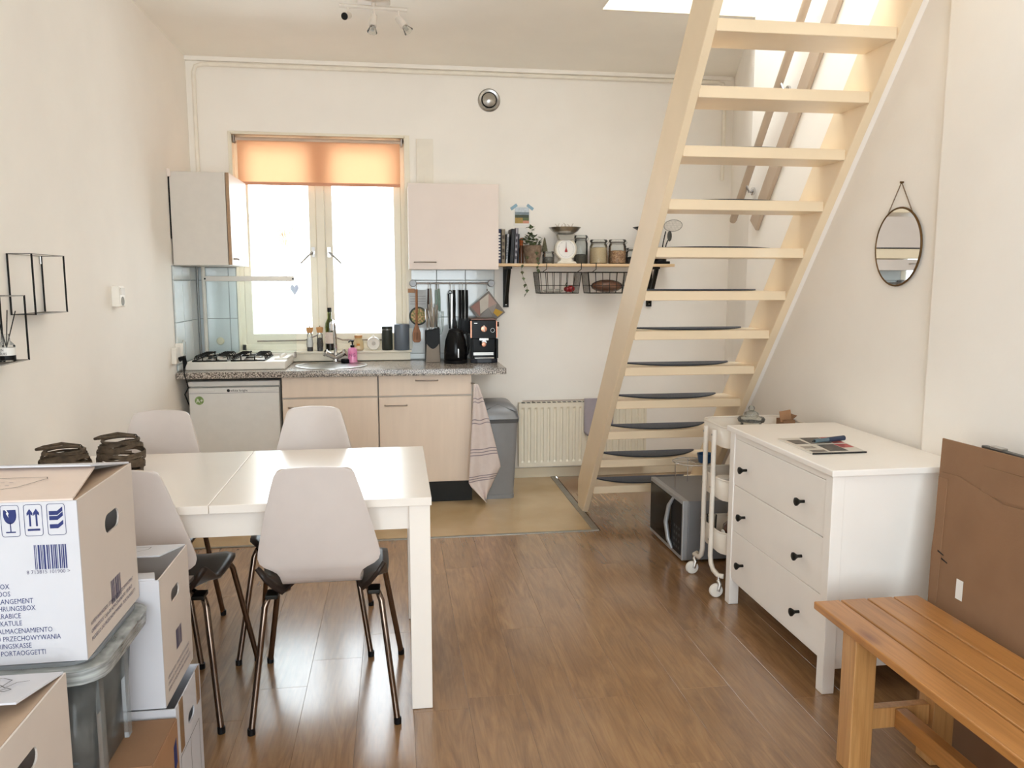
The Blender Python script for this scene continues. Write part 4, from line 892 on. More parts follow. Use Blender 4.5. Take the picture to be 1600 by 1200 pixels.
# black appliance and strainer behind the stringer
t_ = thing('utensil_crock', (1.925, 5.62, SHZ), 'black utensil crock at the stair end of the shelf', 'crock')
MB().lathe([(.045, SHZ + .001), (.05, SHZ + .10), (.05, SHZ + .115), (.044, SHZ + .115), (.042, SHZ + .03), (0, SHZ + .028)], (1.905, 5.62, 0), 20).build('crock_body', BLACKP, t_, smooth=True)
B('crock_foot', BLACKP, t_, 1.86, 1.965, 5.57, 5.67, SHZ, SHZ + .02, bevel=.004)
t_ = thing('sieve', (1.93, 5.62, SHZ + .03), 'round wire sieve standing in the black crock', 'sieve')
MB().tube([(1.91, 5.62, SHZ + .035), (1.925, 5.615, SHZ + .16), (1.94, 5.612, SHZ + .235)], .004, 6).build('handle', BLACKP, t_)
MB().tube([(1.992 + .068 * math.cos(a_ * .2618), 5.605 - .02 * math.sin(a_ * .2618), SHZ + .275 + .040 * math.sin(a_ * .2618)) for a_ in range(24)], .003, 6, closed=True).build('hoop', STEEL, t_)
g = MB()
for k in range(-6, 7):
    u = k / 6.5; c_ = math.sqrt(1 - u * u)
    g.tube([(1.992 + .068 * u, 5.605 - .02 * v - .006, SHZ + .275 + .040 * v) for v in (-c_, 0, c_)], .0007, 4)
    g.tube([(1.992 + .068 * v, 5.605 - .02 * u - .006, SHZ + .275 + .040 * u) for v in (-c_, 0, c_)], .0007, 4)
o = g.build('mesh', STEEL, t_)
t_ = thing('black_spoon', (1.93, 5.62, SHZ + .03), 'black kitchen spoon standing in the crock', 'utensil')
MB().tube([(1.92, 5.60, SHZ + .035), (1.94, 5.595, SHZ + .14), (1.95, 5.592, SHZ + .17)], .004, 6).build('handle', BLACKP, t_)
MB().ico((1.962, 5.59, SHZ + .20), .035, (.5, .2, 1.1), 12, 8).build('spoon_bowl', mat('dark_spoon', '#4a4944', .4), t_, smooth=True)
t_ = thing('black_funnel', (1.80, 5.62, SHZ), 'black angular appliance arm peeking out left of the stringer', 'appliance')
MB().box(1.80, 1.85, 5.58, 5.66, SHZ + .0, SHZ + .23).build('column', BLACKP, t_, bevel=.006)
MB().prism([(1.70, SHZ + .262), (1.80, SHZ + .278), (1.85, SHZ + .25), (1.80, SHZ + .21)], 'Y', 5.59, 5.65).build('head', BLACKP, t_, bevel=.004)
# postcard with blue tape
pc_ = thing('postcard', (.909, W, 1.83), 'landscape photo print fixed to the wall with blue tape', 'photo')
MB().box(.848, .970, W - .0025, W - .0005, 1.855, 2.0).build('print_border', PAPERW, pc_)
def ppatch(x0, x1, z0, z1, c, nm='picture_band'): MB().box(x0, x1, W - .0032, W - .0026, z0, z1).build(nm, mat('photo_' + c.strip('#'), c, .5, var=.15, scale=70), pc_)
ppatch(.858, .960, 1.955, 1.988, '#c9d3dc'); ppatch(.858, .960, 1.935, 1.955, '#7d8b94'); ppatch(.858, .960, 1.915, 1.935, '#3f4a3a'); ppatch(.858, .915, 1.875, 1.915, '#a98d4a'); ppatch(.915, .960, 1.895, 1.915, '#5d6b45'); ppatch(.915, .960, 1.875, 1.895, '#d0937b')
for x, s_ in ((.85, 1), (.968, -1)): MB().obox((x, W - .0036, 1.99), (.022, 0, s_ * .016), (0, .0004, 0), (-s_ * .006, 0, .009)).build('tape', mat('blue_tape', '#8fb0c4', .6), pc_)
o = MB().box(.86, .95, W - .003, W - .0005, 1.80, 1.845).build('note_card', PAPERW); tag(o, 'plain white note card on the wall below the photo print', 'note')
# wire baskets under the shelf
def basket(x0, x1, label):
    t_ = thing('wire_basket', ((x0 + x1) / 2, 5.61, 1.375), label, 'basket')
    y0, y1, za, zb = 5.50, 5.70, 1.378, 1.525; g = MB(); r = .0022
    g.tube([(x0, y0, zb), (x1, y0, zb), (x1, y1, zb), (x0, y1, zb)], .003, 6, closed=True)
    i_ = .018
    g.tube([(x0 + i_, y0 + .01, za), (x1 - i_, y0 + .01, za), (x1 - i_, y1 - .01, za), (x0 + i_, y1 - .01, za)], .003, 6, closed=True)
    g.tube([(x0 + i_ * .5, y0 + .005, (za + zb) / 2 - .02), (x1 - i_ * .5, y0 + .005, (za + zb) / 2 - .02), (x1 - i_ * .5, y1 - .005, (za + zb) / 2 - .02), (x0 + i_ * .5, y1 - .005, (za + zb) / 2 - .02)], r, 5, closed=True)
    n_ = 6
    for k in range(n_ + 1):
        u = k / n_; xa, xb = x0 + (x1 - x0) * u, x0 + i_ + (x1 - x0 - 2 * i_) * u
        g.tube([(xa, y0, zb), (xb, y0 + .01, za), (xb, y1 - .01, za), (xa, y1, zb)], r, 5)
    for k in range(1, 12):
        y = y0 + (y1 - y0) * k / 12
        for xa, xb in ((x0, x0 + i_), (x1, x1 - i_)): g.tube([(xa, y, zb), (xb, y, za)], .0013, 4)
    g.build('wire_cage', BLACKM, t_)
    for x in (x0 + .03, x1 - .03):
        g2 = MB().tube([(x, y0, zb), (x + .03, y0 + .005, zb + .02), (x + .035, 5.525, 1.56), (x + .035, 5.525, SHZ + .004), (x + .035, 5.68, SHZ + .004)], .0028, 6).build('hanger_arm', BLACKM, t_)
    return t_
basket(.985, 1.293, 'black wire basket with red peppers under the shelf'); basket(1.340, 1.66, 'black wire basket holding bread under the shelf')
pp = thing('red_pepper', (1.225, 5.58, 1.382), 'red pepper lying in the wire basket', 'pepper')
MB().ico((1.235, 5.58, 1.408), .026, (1.15, 1, .95), 12, 8).ico((1.212, 5.585, 1.406), .022, (1.2, 1, .95), 12, 8).build('fruit', mat('red_pepper_skin', '#8e1f22', .25, var=.15), pp, smooth=True)
MB().tube([(1.205, 5.575, 1.42), (1.198, 5.57, 1.44), (1.205, 5.568, 1.452)], .004, 6).build('stem', mat('pepper_stem', '#3c5230', .6), pp)
pk = thing('food_packet', (1.12, 5.60, 1.382), 'crumpled white packet in the wire basket beside the pepper', 'packet')
MB().ico((1.11, 5.59, 1.395), .035, (2.2, 1.4, .35), 14, 8).build('packet_body', mat('white_packet', '#d8d3cb', .5, col2='#9da09a', scale=30), pk, smooth=True)
bd = thing('bread_loaf', (1.50, 5.60, 1.382), 'brown bread loaf in a clear bag in the wire basket', 'bread')
MB().ico((1.505, 5.60, 1.425), .048, (2.25, 1.3, .85), 18, 10).build('loaf', mat('bread_crust', '#6c4029', .6, col2='#96623c', scale=16), bd, smooth=True)
MB().ico((1.505, 5.60, 1.428), .050, (2.36, 1.36, .92), 16, 8).build('bag', glass('bread_bag', (.96, .95, .93), .04, .15), bd, smooth=True)
# ================================================================ CEILING SPOT BAR
sb = thing('ceiling_spotlight', (-.09, 4.32, 2.80), 'white ceiling spot bar with three small heads', 'ceiling light')
WLAMP = mat('lamp_off_white', '#d9d0c5', .4, var=.03)
lx, ly, lz = -.085, 4.32, 2.845
MB().prism([(lx - .075, 2.939), (lx - .085, 2.875), (lx - .06, 2.872), (lx, 2.868), (lx + .06, 2.872), (lx + .085, 2.875), (lx + .075, 2.939)], 'Y', ly - .05, ly + .05).build('canopy', WLAMP, sb, bevel=.004)
da = Vector((1, 0.06, 0)).normalized()
MB().tube([Vector((lx, ly, lz)) - da * .172, Vector((lx, ly, lz)) + da * .17], .011, 10).cyl((lx, ly, lz), (lx, ly, 2.872), .012, n=10).build('bar', WLAMP, sb, smooth=True)
BULB = glass('bulb_glass', (.95, .95, .93), .12, .05)
for off, dr, dark in ((-.128, Vector((-.3, -.85, -.35)), True), (0, Vector((-.12, -.3, -1)), False), (.125, Vector((.62, -.2, -.8)), False)):
    p = Vector((lx, ly, lz)) + da * off; dr.normalize(); q = p + Vector((0, 0, -.045))
    hd = MB().cyl(p, q, .006, n=8).cyl(q - dr * .008, q + dr * .052, .017, .019, 16).build('spot_head', WLAMP, sb, smooth=True)
    if dark: MB().cyl(q + dr * .05, q + dr * .0535, .0175, n=16).build('socket_opening', BLACKP, hd)
    else:
        MB().cyl(q + dr * .053, q + dr * .085, .014, .026, 16).build('bulb', BULB, hd, smooth=True); MB().cyl(q + dr * .06, q + dr * .075, .008, .01, 10).build('bulb_core', STEEL, hd)
# ================================================================ LEFT WALL FRAMES
FR = mat('black_wire', '#111112', .5, .3)
FP = mat('grey_metal_shelf', '#9a968f', .5, .4)
def wframe(name, y0, y1, z0, z1, dep, label):
    t_ = thing(name, (XL, (y0 + y1) / 2, z0), label, 'wall frame'); xf = XL + dep; x0 = XL + .005
    for y in (y0, y1): MB().tube([(x0, y, z0), (xf, y, z0), (xf, y, z1), (x0, y, z1)], .0038, 6, closed=True).build('end_frame', FR, t_)
    g = MB()
    for x in (x0, xf):
        for z in (z0, z1): g.tube([(x, y0, z), (x, y1, z)], .0018, 6)
    g.build('long_wires', FP, t_)
    MB().box(x0, xf, y0, y1, z0 - .0012, z0 + .0012).build('bottom_plate', mat('dark_frame_plate', '#5f5b56', .5), t_)
    MB().box(XL + .001, XL + .006, y1 - .012, y1 + .002, z1 - .03, z1 + .0).build('fixing_tab', STEEL, t_)
    return t_
wframe('wall_box_frame', 3.05, 3.325, 1.343, 1.557, .085, 'empty black wire box frame, the higher of two on the left wall')
wframe('wall_box_frame', 2.68, 2.97, 1.190, 1.412, .085, 'black wire box frame holding a reed diffuser bottle')
db = thing('reed_diffuser', (-1.308, 2.90, 1.1915), 'clear diffuser bottle with black reeds and printed letters in the frame', 'diffuser')
MB().lathe([(.024, 1.1918), (.026, 1.195), (.026, 1.245), (.012, 1.262), (.011, 1.282), (.013, 1.284)], (-1.308, 2.90, 0), 22).build('bottle', CLEAR, db, smooth=True)
MB().lathe([(.0262, 1.197), (.0262, 1.212)], (-1.308, 2.90, 0), 22).build('label_band', BLACKP, db)
MB().lathe([(.0263, 1.212), (.0263, 1.238)], (-1.308, 2.90, 0), 22).build('paper_label', PAPERW, db)
for row, (wd, z) in enumerate((('MIJN', 1.227), ('GEURS', 1.2145))):
    text('label_lettering', wd, .0125, PEN, db, (-1.326, 2.8735, z), (1, .0, 0), (0, 0, 1), sx=.78)
for dx, dy in ((-.03, .01), (.02, -.02), (.028, .02), (-.012, -.03)):
    MB().cyl((-1.308 - dx * .3, 2.90 - dy * .3, 1.20), (-1.308 + dx, 2.90 + dy, 1.375 - abs(dx) * .5), .0018, n=6).build('reed', BLACKP, db)
o = MB().box(-1.345, -1.325, 2.80, 2.83, 1.1915, 1.222).build('small_candle', mat('cream_wax', '#ece3cc', .5), bevel=.003); tag(o, 'tiny square cream candle beside the diffuser bottle', 'candle')

# ================================================================ TABLE
tb = thing('dining_table', (-.55, 3.0, 0), 'white extendable dining table with thick square legs', 'table')
TX0, TX1, TY0, TY1 = -1.335, .105, 2.575, 3.41
sm_ = -.605
MB().box(sm_ + .001, TX1, TY0, TY1, .722, .75).build('table_top', TABLEW, tb, bevel=.002)
MB().box(TX0, sm_ - .001, TY0, TY1, .722, .75).build('extension_leaf', TABLEW, tb, bevel=.002)
b = MB().box(TX0 + .05, TX1 - .04, TY0 + .035, TY0 + .055, .635, .721).box(TX0 + .05, TX1 - .04, TY1 - .055, TY1 - .035, .635, .721).box(TX0 + .02, TX0 + .04, TY0 + .05, TY1 - .05, .635, .721).box(TX1 - .04, TX1 - .02, TY0 + .05, TY1 - .05, .635, .721)
b.build('apron', TABLEW, tb, bevel=.001)
for x in (TX0 + .005, TX1 - .075):
    for y in (TY0 + .01, TY1 - .08): B('leg', TABLEW, tb, x, x + .07, y, y + .07, .001, .721, bevel=.002)
# ================================================================ CHAIRS
def smooth_step(t): t = max(0, min(1, t)); return t * t * (3 - 2 * t)
def make_chair():
    c = thing('dining_chair', (0, 0, 0), None, 'chair', 'white-backed chairs around the dining table')
    # bent back shell: profile points (y, z, half width)
    prof = [(-.352, .906, .085), (-.352, .903, .100), (-.350, .896, .112), (-.347, .882, .120), (-.338, .83, .134), (-.325, .76, .153), (-.312, .70, .168), (-.300, .645, .181), (-.292, .615, .187), (-.286, .595, .189), (-.281, .578, .184), (-.276, .566, .170), (-.270, .556, .148), (-.262, .545, .133), (-.252, .530, .126), (-.236, .512, .124), (-.212, .495, .124), (-.178, .482, .126), (-.13, .474, .128), (-.09, .472, .128)]
    rows_ = []; nc_ = 15
    for y, z, hw in prof:
        row = []
        for j in range(nc_):
            u = -1 + 2 * j / (nc_ - 1); cv = .03 * smooth_step((z - .47) / .15)
            row.append((hw * u, y + cv * (hw * u / .19) ** 2, z - .006 * (u * u) * (1 if z > .88 else 0)))
        rows_.append(row)
    bk = MB().grid(rows_).build('backrest', CHAIRW, c, smooth=True, solid=.012, local=True, bevel=.003)
    # dark seat with up-curled rear wings
    rows_ = []
    for i in range(14):
        v = i / 13; y = -.205 + .425 * v;  hw = .20 + .012 * math.sin(v * 3) - (.05 * max(0, v - .85) / .15) ** 1 * .8
        row = []
        for j in range(17):
            u = -1 + 2 * j / 16; x = hw * u; rear = smooth_step((.30 - v) / .30)
            wing = max(0, (abs(x) - .13) / .07) ** 1.3 * .085 * rear
            z = .452 + .018 * smooth_step((abs(u) - .5) / .5) * (1 - v * .6) + wing - .012 * smooth_step((v - .85) / .15)
            yr = max(y, -.10 + .0004 * i) if abs(x) < .125 else y
            row.append((x, yr - .035 * rear * smooth_step((abs(x) - .13) / .05), z))
        rows_.append(row)
    MB().grid(rows_).build('seat', SEATB, c, smooth=True, solid=.013, local=True)
    for sx_ in (-1, 1):
        for fy, bx, by in ((-1, .235, -.25), (1, .25, .25)):
            top = Vector((sx_ * .12, fy * .11, .436)); kn = Vector((sx_ * .185, fy * .175, .432)); ft = Vector((sx_ * bx, by, .008))
            k2 = kn + (ft - kn).normalized() * .03
            pts = [top, kn - (kn - top).normalized() * .03, kn - (kn - top).normalized() * .010 + (ft - kn).normalized() * .006, k2, kn.lerp(ft, .5), ft]
            lg = MB().tube(pts, .0105, 10).build('leg', DCHROME, c, smooth=True, local=True)
            MB().cyl(ft + Vector((0, 0, -.007)), ft + Vector((0, 0, .014)), .0125, n=10).build('foot_cap', BLACKP, lg, local=True)
    for s_ in (-1, 1): MB().obox((s_ * .165, -.165, .438), (.02, 0, 0), (0, .03, 0), (0, 0, .007)).build('bracket', BLACKM, c, bevel=.003, local=True)
    return c
ch = make_chair()
spots = [(-.255, 2.757, 0, 'white-backed chair nearest the table corner leg, back towards the cardboard boxes side'), ]
lab = ['white-backed dining chair beside the thick table leg, back turned to the open floor', 'white-backed dining chair next to the stacked moving boxes', 'white-backed dining chair in front of the beige base cabinet', 'white-backed dining chair in front of the fridge']
pos = [(-.255, 2.757, 0), (-.815, 2.79, R(-2)), (-.372, 3.255, R(180)), (-1.01, 3.24, R(181))]
for i, (x, y, a_) in enumerate(pos):
    o = ch if i == 0 else copy_tree(ch)
    o.location = (x, y, 0); o.rotation_euler = (0, 0, a_); o['label'] = lab[i]
# ================================================================ LANTERNS
WICK = mat('dark_willow', '#3f352b', .8, col2='#6a5a49', scale=40)
def lantern(x, y, hgt, label):
    t_ = thing('wicker_lantern', (x, y, .75), label, 'lantern'); r0 = .062; bul = .018; z0_ = .753
    def P3(a_, u): 
        rr = r0 + bul * math.sin(math.pi * min(1, u * .95 + .05)); return (x + rr * math.cos(a_), y + rr * math.sin(a_), z0_ + u * hgt)
    random.seed(int(x * 100) + 50)
    for k in range(34):
        a0 = random.random() * 6.28; u0 = .05 + .90 * (k + .5) / 34; du = (-1) ** k * random.uniform(.12, .40); span = random.uniform(2.6, 4.2); wd = random.uniform(.0036, .0055)
        r1, r2 = [], []
        for i in range(25):
            f = i / 24; u = min(.99, max(.02, u0 + du * (f - .5) + .02 * math.sin(f * 9))); p = Vector(P3(a0 + span * f, u)); off_ = Vector((math.cos(a0 + span * f), math.sin(a0 + span * f), 0)) * (.002 * (k % 3)); p += off_
            r1.append(p + Vector((0, 0, wd))); r2.append(p - Vector((0, 0, wd)))
        MB().grid([r1, r2]).build('willow_strip', WICK, t_, solid=.002)
    MB().tube([P3(6.283 * i / 24, 0) for i in range(24)], .005, 6, closed=True).build('base_ring', WICK, t_)
    MB().tube([P3(6.283 * i / 24, 1) for i in range(24)], .005, 6, closed=True).build('rim_ring', WICK, t_)
    MB().lathe([(.058, z0_), (.06, z0_ + .003), (0, z0_ + .004)], (x, y, 0), 20).build('base_disc', WICK, t_)
    zt = z0_ + hgt
    MB().tube([(x + .058 * math.cos(a_), y + .058 * math.sin(a_), zt + .0) for a_ in (0,)] + [(x + .05, y, zt + .012), (x + .02, y - .03, zt + .02), (x - .04, y - .035, zt + .016), (x - .085, y - .01, zt + .008), (x - .075, y + .02, zt + .01), (x - .02, y + .035, zt + .018), (x + .045, y + .01, zt + .014)], .0055, 8).build('handle_hoop', WICK, t_, smooth=True)
    MB().tube([(x + .052 + .007 * math.cos(a_ * .628), y, zt + .012 + .007 * math.sin(a_ * .628)) for a_ in range(10)], .0022, 6, closed=True).build('metal_ring', BLACKM, t_)
    return t_
lantern(-1.02, 3.07, .125, 'woven willow lantern on the table, between the other lantern and the fridge-side chair'); lantern(-1.15, 2.90, .125, 'woven willow lantern on the table, between the left wall and the other lantern')
# ================================================================ BOXES
def carton(name, x0, x1, y0, y1, z0_, z1_, label, m_side, m_front=None, hole=None, flaps=None, m_flap=None):
    """open-top carton with thin walls; hole=(yc, zc, w, h) is a hand hole in the right side"""
    t_ = thing(name, ((x0 + x1) / 2, (y0 + y1) / 2, z0_), label, 'box'); th = .004
    MB().box(x0, x1, y0, y0 + th, z0_, z1_).build('front_panel', m_front or m_side, t_)
    MB().box(x0, x1, y1 - th, y1, z0_, z1_).box(x0, x0 + th, y0 + th, y1 - th, z0_, z1_).box(x0 + th, x1 - th, y0 + th, y1 - th, z0_, z0_ + th).build('shell', m_side, t_)
    ya, yb = y0 + th, y1 - th
    if hole:
        yc, zc, hw, hh = hole; el = rrect(yc - hw, yc + hw, zc - hh, zc + hh, hh * .95, 6); n_ = len(el)
        q0, q1, s0, s1 = yc - hw - .012, yc + hw + .012, zc - hh - .012, zc + hh + .012; out = rrect(q0, q1, s0, s1, .00002, 6)
        mb = MB().box(x1 - th, x1, ya, q0, z0_, z1_).box(x1 - th, x1, q1, yb, z0_, z1_).box(x1 - th, x1, q0, q1, z0_, s0).box(x1 - th, x1, q0, q1, s1, z1_)
        for xx in (x1, x1 - th): mb.add([(xx, p, q) for p, q in el] + [(xx, p, q) for p, q in out], [(i, (i + 1) % n_, n_ + (i + 1) % n_, n_ + i) for i in range(n_)])
        mb.add([(x1, p, q) for p, q in el] + [(x1 - th, p, q) for p, q in el], [(i, (i + 1) % n_, n_ + (i + 1) % n_, n_ + i) for i in range(n_)])
        mb.build('side_panel', m_side, t_)
    else: MB().box(x1 - th, x1, ya, yb, z0_, z1_).build('side_panel', m_side, t_)
    return t_
def flap(par, pts, m, th=.004, name='flap'):
    a_, b_, c_, d_ = [Vector(p) for p in pts]; n_ = (b_ - a_).cross(d_ - a_).normalized() * th
    vs_ = [a_, b_, c_, d_, a_ + n_, b_ + n_, c_ + n_, d_ + n_]
    return MB().add(vs_, [(0, 1, 2, 3), (7, 6, 5, 4), (0, 4, 5, 1), (1, 5, 6, 2), (2, 6, 7, 3), (3, 7, 4, 0)]).build(name, m, par)
BXM = mat('grey_white_carton_side', '#d6ccc4', .75, var=.02, scale=6)
def barcode(par, o, ux, uy, wd, hg, m, seed=1):
    random.seed(seed); g = MB(); x = 0
    while x < wd:
        b_ = random.choice((.0012, .0018, .0028, .0036)); 
        decal(g, o, ux, uy, [(x, 0), (min(wd, x + b_), 0), (min(wd, x + b_), hg), (x, hg)]); x += b_ + random.choice((.0012, .0016, .0026))
    return g.build('barcode', m, par)
WORDS = ['STORAGE BOX', 'OPBERGDOOS', 'BOÎTE DE RANGEMENT', 'AUFBEWAHRUNGSBOX', 'ÚLOŽNÁ KRABICE', 'ÚLOŽNÁ ŠKATULE', 'CAJA DE ALMACENAMIENTO', 'PUDEŁKO DO PRZECHOWYWANIA', 'OPBEVARINGSKASSE', 'SCATOLA PORTAOGGETTI']
def side_print(par, x, y0, y1, z0_):
    text_rows = ['AUFBEWAHRUNGSBOX  STORAGE BOX  BOÎTE DE RANGEMENT', 'OPBERGDOOS  CAJA DE ALMACENAMIENTO  KRABICE', 'PUDEŁKO DO PRZECHOWYWANIA  PORTAOGGETTI']
    for i, s_ in enumerate(text_rows): text('side_lettering', s_, .0125, INKG, par, (x, y0 + .03, z0_ + .062 - i * .017), (0, 1, 0), (0, 0, 1), sx=(y1 - y0 - .06) / .0125 / len(s_) * 1.62)
# --- printed top box
BX = carton('moving_box', -1.15, -.66, 1.705, 2.05, .665, 1.012, 'big white printed storage box on top of the plastic tub', BXM, WCARD, hole=(1.897, .912, .045, .022))
U, V = (1, 0, 0), (0, 0, 1)
def icon_frame(x): 
    g = MB(); outline(g, (x, 1.705, .941), U, V, rrect(0, .0345, 0, .066, .005, 3), .0010); return g.build('icon_frame', INK, BX)
ix = [-.806, -.762, -.718]
KX, KY = .66, .88
_dec = decal
def decal_i(g, o, u, v, pts, lift=.0006): return _dec(g, o, u, v, [(x * KX, y * KY) for x, y in pts], lift)
g0 = icon_frame(ix[0] - .0); g = MB(); O_ = (ix[0], 1.705, .941)
bowl = [(.026 + .019 * math.cos(R(a_)), .052 + .022 * math.sin(R(a_))) for a_ in range(180, 361, 15)] + [(.044, .064), (.008, .064)]
decal_i(g, O_, U, V, bowl); decal_i(g, O_, U, V, [(.0245, .011), (.0275, .011), (.0275, .034), (.0245, .034)]); decal_i(g, O_, U, V, [(.012, .009), (.040, .009), (.040, .012), (.012, .012)]); g.build('icon_fragile_glass', INK, g0)
g = MB(); decal_i(g, O_, U, V, [(.014, .065), (.019, .058), (.016, .056), (.023, .046), (.021, .053), (.024, .055), (.018, .0645)], .0012); g.build('icon_crack', PAPERW, g0)
g0 = icon_frame(ix[1]); g = MB(); O_ = (ix[1], 1.705, .941)
for cx in (.0165, .0355): decal_i(g, O_, U, V, [(cx - .0027, .023), (cx + .0027, .023), (cx + .0027, .052), (cx + .0085, .048), (cx + .0085, .055), (cx, .065), (cx - .0085, .055), (cx - .0085, .048), (cx - .0027, .052)])
decal_i(g, O_, U, V, [(.008, .012), (.044, .012), (.044, .017), (.008, .017)]); g.build('icon_this_way_up', INK, g0)
g0 = icon_frame(ix[2]); g = MB(); O_ = (ix[2], 1.705, .941)
for k, z in enumerate((.048, .036, .016)): decal_i(g, O_, U, V, [(.006, z), (.030, z), (.046, z + .010), (.046, z + .020), (.030, z + .010), (.006, z + .010)])
g.build('icon_stacked_books', INK, g0)
barcode(BX, (-.748, 1.705, .869), U, V, .062, .052, INK, 4)
text('barcode_digits', '8 713815 101900 >', .0115, INKG, BX, (-.681, 1.705, .8595), U, V, 'RIGHT', sx=.93)
for s_, xe, ze in zip(WORDS, (-.801, -.800, -.757, -.754, -.783, -.782, -.724, -.709, -.767, -.740), (.830, .814, .7975, .782, .766, .750, .733, .7165, .7005, .6845)):
    text('box_lettering', s_, .0155, INK, BX, (xe, 1.705, ze), U, V, 'RIGHT', sx=.76)
barcode(BX, (-.66, 1.862, .722), (0, 1, 0), V, .065, .055, INKG, 9)
side_print(BX, -.66, 1.705, 2.05, .665)
f1 = flap(BX, [(-1.15, 1.709, 1.012), (-.668, 1.709, 1.012), (-.70, 1.925, 1.030), (-1.15, 1.925, 1.036)], mat('pinkish_carton_flap', '#e0cfc4', .75, var=.02))
flap(BX, [(-1.15, 2.048, 1.012), (-1.15, 1.895, 1.046), (-.70, 1.90, 1.040), (-.665, 2.048, 1.012)], WCARD)
flap(BX, [(-.664, 1.715, 1.008), (-.664, 2.045, 1.008), (-.83, 2.03, .985), (-.83, 1.73, .985)], TCARD)
g = MB(); fo = Vector((-1.15, 1.709, 1.0165)); fu = Vector((1, 0, 0)); fv = Vector((0, .216, .021)).normalized()
outline(g, fo, fu, fv, [(0, .055), (.30, .055), (.345, .075), (.385, .125), (.38, .135), (0, .135)], .0016, lift=.002); g.build('flap_outline', PEN, f1)
g = MB()
for k in range(16):
    for q_ in (.085, .105): decal(g, fo, fu, fv, [(.06 + k * .017, q_), (.068 + k * .017, q_), (.068 + k * .017, q_ + .0015), (.06 + k * .017, q_ + .0015)], .002)
g.build('dotted_lines', INKG, f1)
# --- translucent tub under it
tubm = glass('frosted_tub_plastic', (.84, .86, .87), .12, .2)
PT = thing('plastic_tub', (-.95, 1.87, .335), 'translucent plastic storage tub under the printed box', 'tub')
def ring(x0, x1, y0, y1, z, r): return [(p, q, z) for p, q in rrect(x0, x1, y0, y1, r, 4)]
rr_ = [ring(-1.22, -.69, 1.735, 2.005, .337, .04), ring(-1.225, -.685, 1.73, 2.01, .36, .045), ring(-1.24, -.665, 1.712, 2.028, .615, .05)]
MB().grid([q_ + q_[:1] for q_ in rr_]).add(rr_[0], [tuple(range(len(rr_[0])))]).build('tub_wall', tubm, PT, smooth=True, solid=.003)
ra, rb2, rc, rd2 = ring(-1.245, -.66, 1.705, 2.035, .612, .05), ring(-1.27, -.632, 1.688, 2.05, .618, .06), ring(-1.272, -.630, 1.686, 2.052, .648, .06), ring(-1.25, -.655, 1.70, 2.038, .655, .05)
MB().grid([q_ + q_[:1] for q_ in (ra, rb2, rc, rd2)]).build('lid_rim', glass('rim_plastic', (.75, .78, .78), .38, .2), PT, smooth=True, solid=.004)
MB().prism([(p, q) for p, q, z in ring(-1.25, -.655, 1.70, 2.038, 0, .05)], 'Z', .650, .6635).build('lid', mat('grey_tub_lid', '#7f858a', .35, var=.05), PT)
for y_ in (1.76, 1.92): MB().box(-.672, -.662, y_, y_ + .025, .36, .61).build('wall_rib', tubm, PT)
o = MB().box(-1.2, -.86, 1.745, 1.99, .345, .60).build('folded_clothes', mat('dark_blue_clothes', '#3d454f', .9, col2='#59626c', scale=8, bump=.3, bscale=40), bevel=.02); tag(o, 'dark blue-grey folded clothes inside the plastic tub', 'clothes')
for k, (y_, z_, cc, lb) in enumerate(((1.83, .50, '#39434e', 'dark slate packet inside the plastic tub'), (1.84, .40, '#5b86a6', 'blue packet low inside the plastic tub'), (1.93, .45, '#b9b3a8', 'pale packet upright inside the plastic tub'))):
    o = MB().box(-.85, -.715, y_, y_ + .055, .345 if k != 0 else .465, z_ + .07 if k != 1 else .46).build('packet', mat('packet_%d' % k, cc, .6, var=.1), bevel=.006); tag(o, lb, 'packet')
# --- brown box that carries the tub
BB = carton('cardboard_box', -1.25, -.585, 1.63, 2.045, .001, .330, 'brown cardboard box under the plastic tub', CARD)
flap(BB, [(-1.25, 1.634, .330), (-.587, 1.634, .330), (-.587, 1.835, .331), (-1.25, 1.835, .331)], CARD, .003); flap(BB, [(-1.25, 1.838, .330), (-.587, 1.838, .330), (-.587, 2.042, .3305), (-1.25, 2.042, .3305)], CARD2, .003)
g = MB(); decal(g, (-.585, 2.0, .20), (0, 1, 0), V, [(0, 0), (.03, .02), (.028, .09), (.002, .075)]); g.build('printed_mark', INK, BB)
# --- printed box behind the tub
B3 = carton('moving_box', -1.10, -.615, 2.062, 2.345, .352, .700, 'white storage box with open flaps behind the plastic tub', BXM, WCARD, hole=(2.20, .615, .04, .018))
flap(B3, [(-1.10, 2.066, .700), (-.625, 2.066, .700), (-.66, 2.18, .676), (-1.10, 2.18, .676)], WCARD)
f3 = flap(B3, [(-1.10, 2.341, .700), (-1.10, 2.215, .713), (-.655, 2.215, .711), (-.62, 2.341, .700)], WCARD)
g = MB(); fo = Vector((-1.10, 2.215, .7175)); outline(g, fo, (1, 0, 0), Vector((0, .126, -.012)), [(.2, .03), (.37, .03), (.40, .06), (.40, .085), (.2, .085)], .0016, lift=.0025); g.build('flap_outline', PEN, f3)
barcode(B3, (-.615, 2.185, .455), (0, 1, 0), V, .055, .055, INKG, 12); side_print(B3, -.615, 2.062, 2.345, .352)
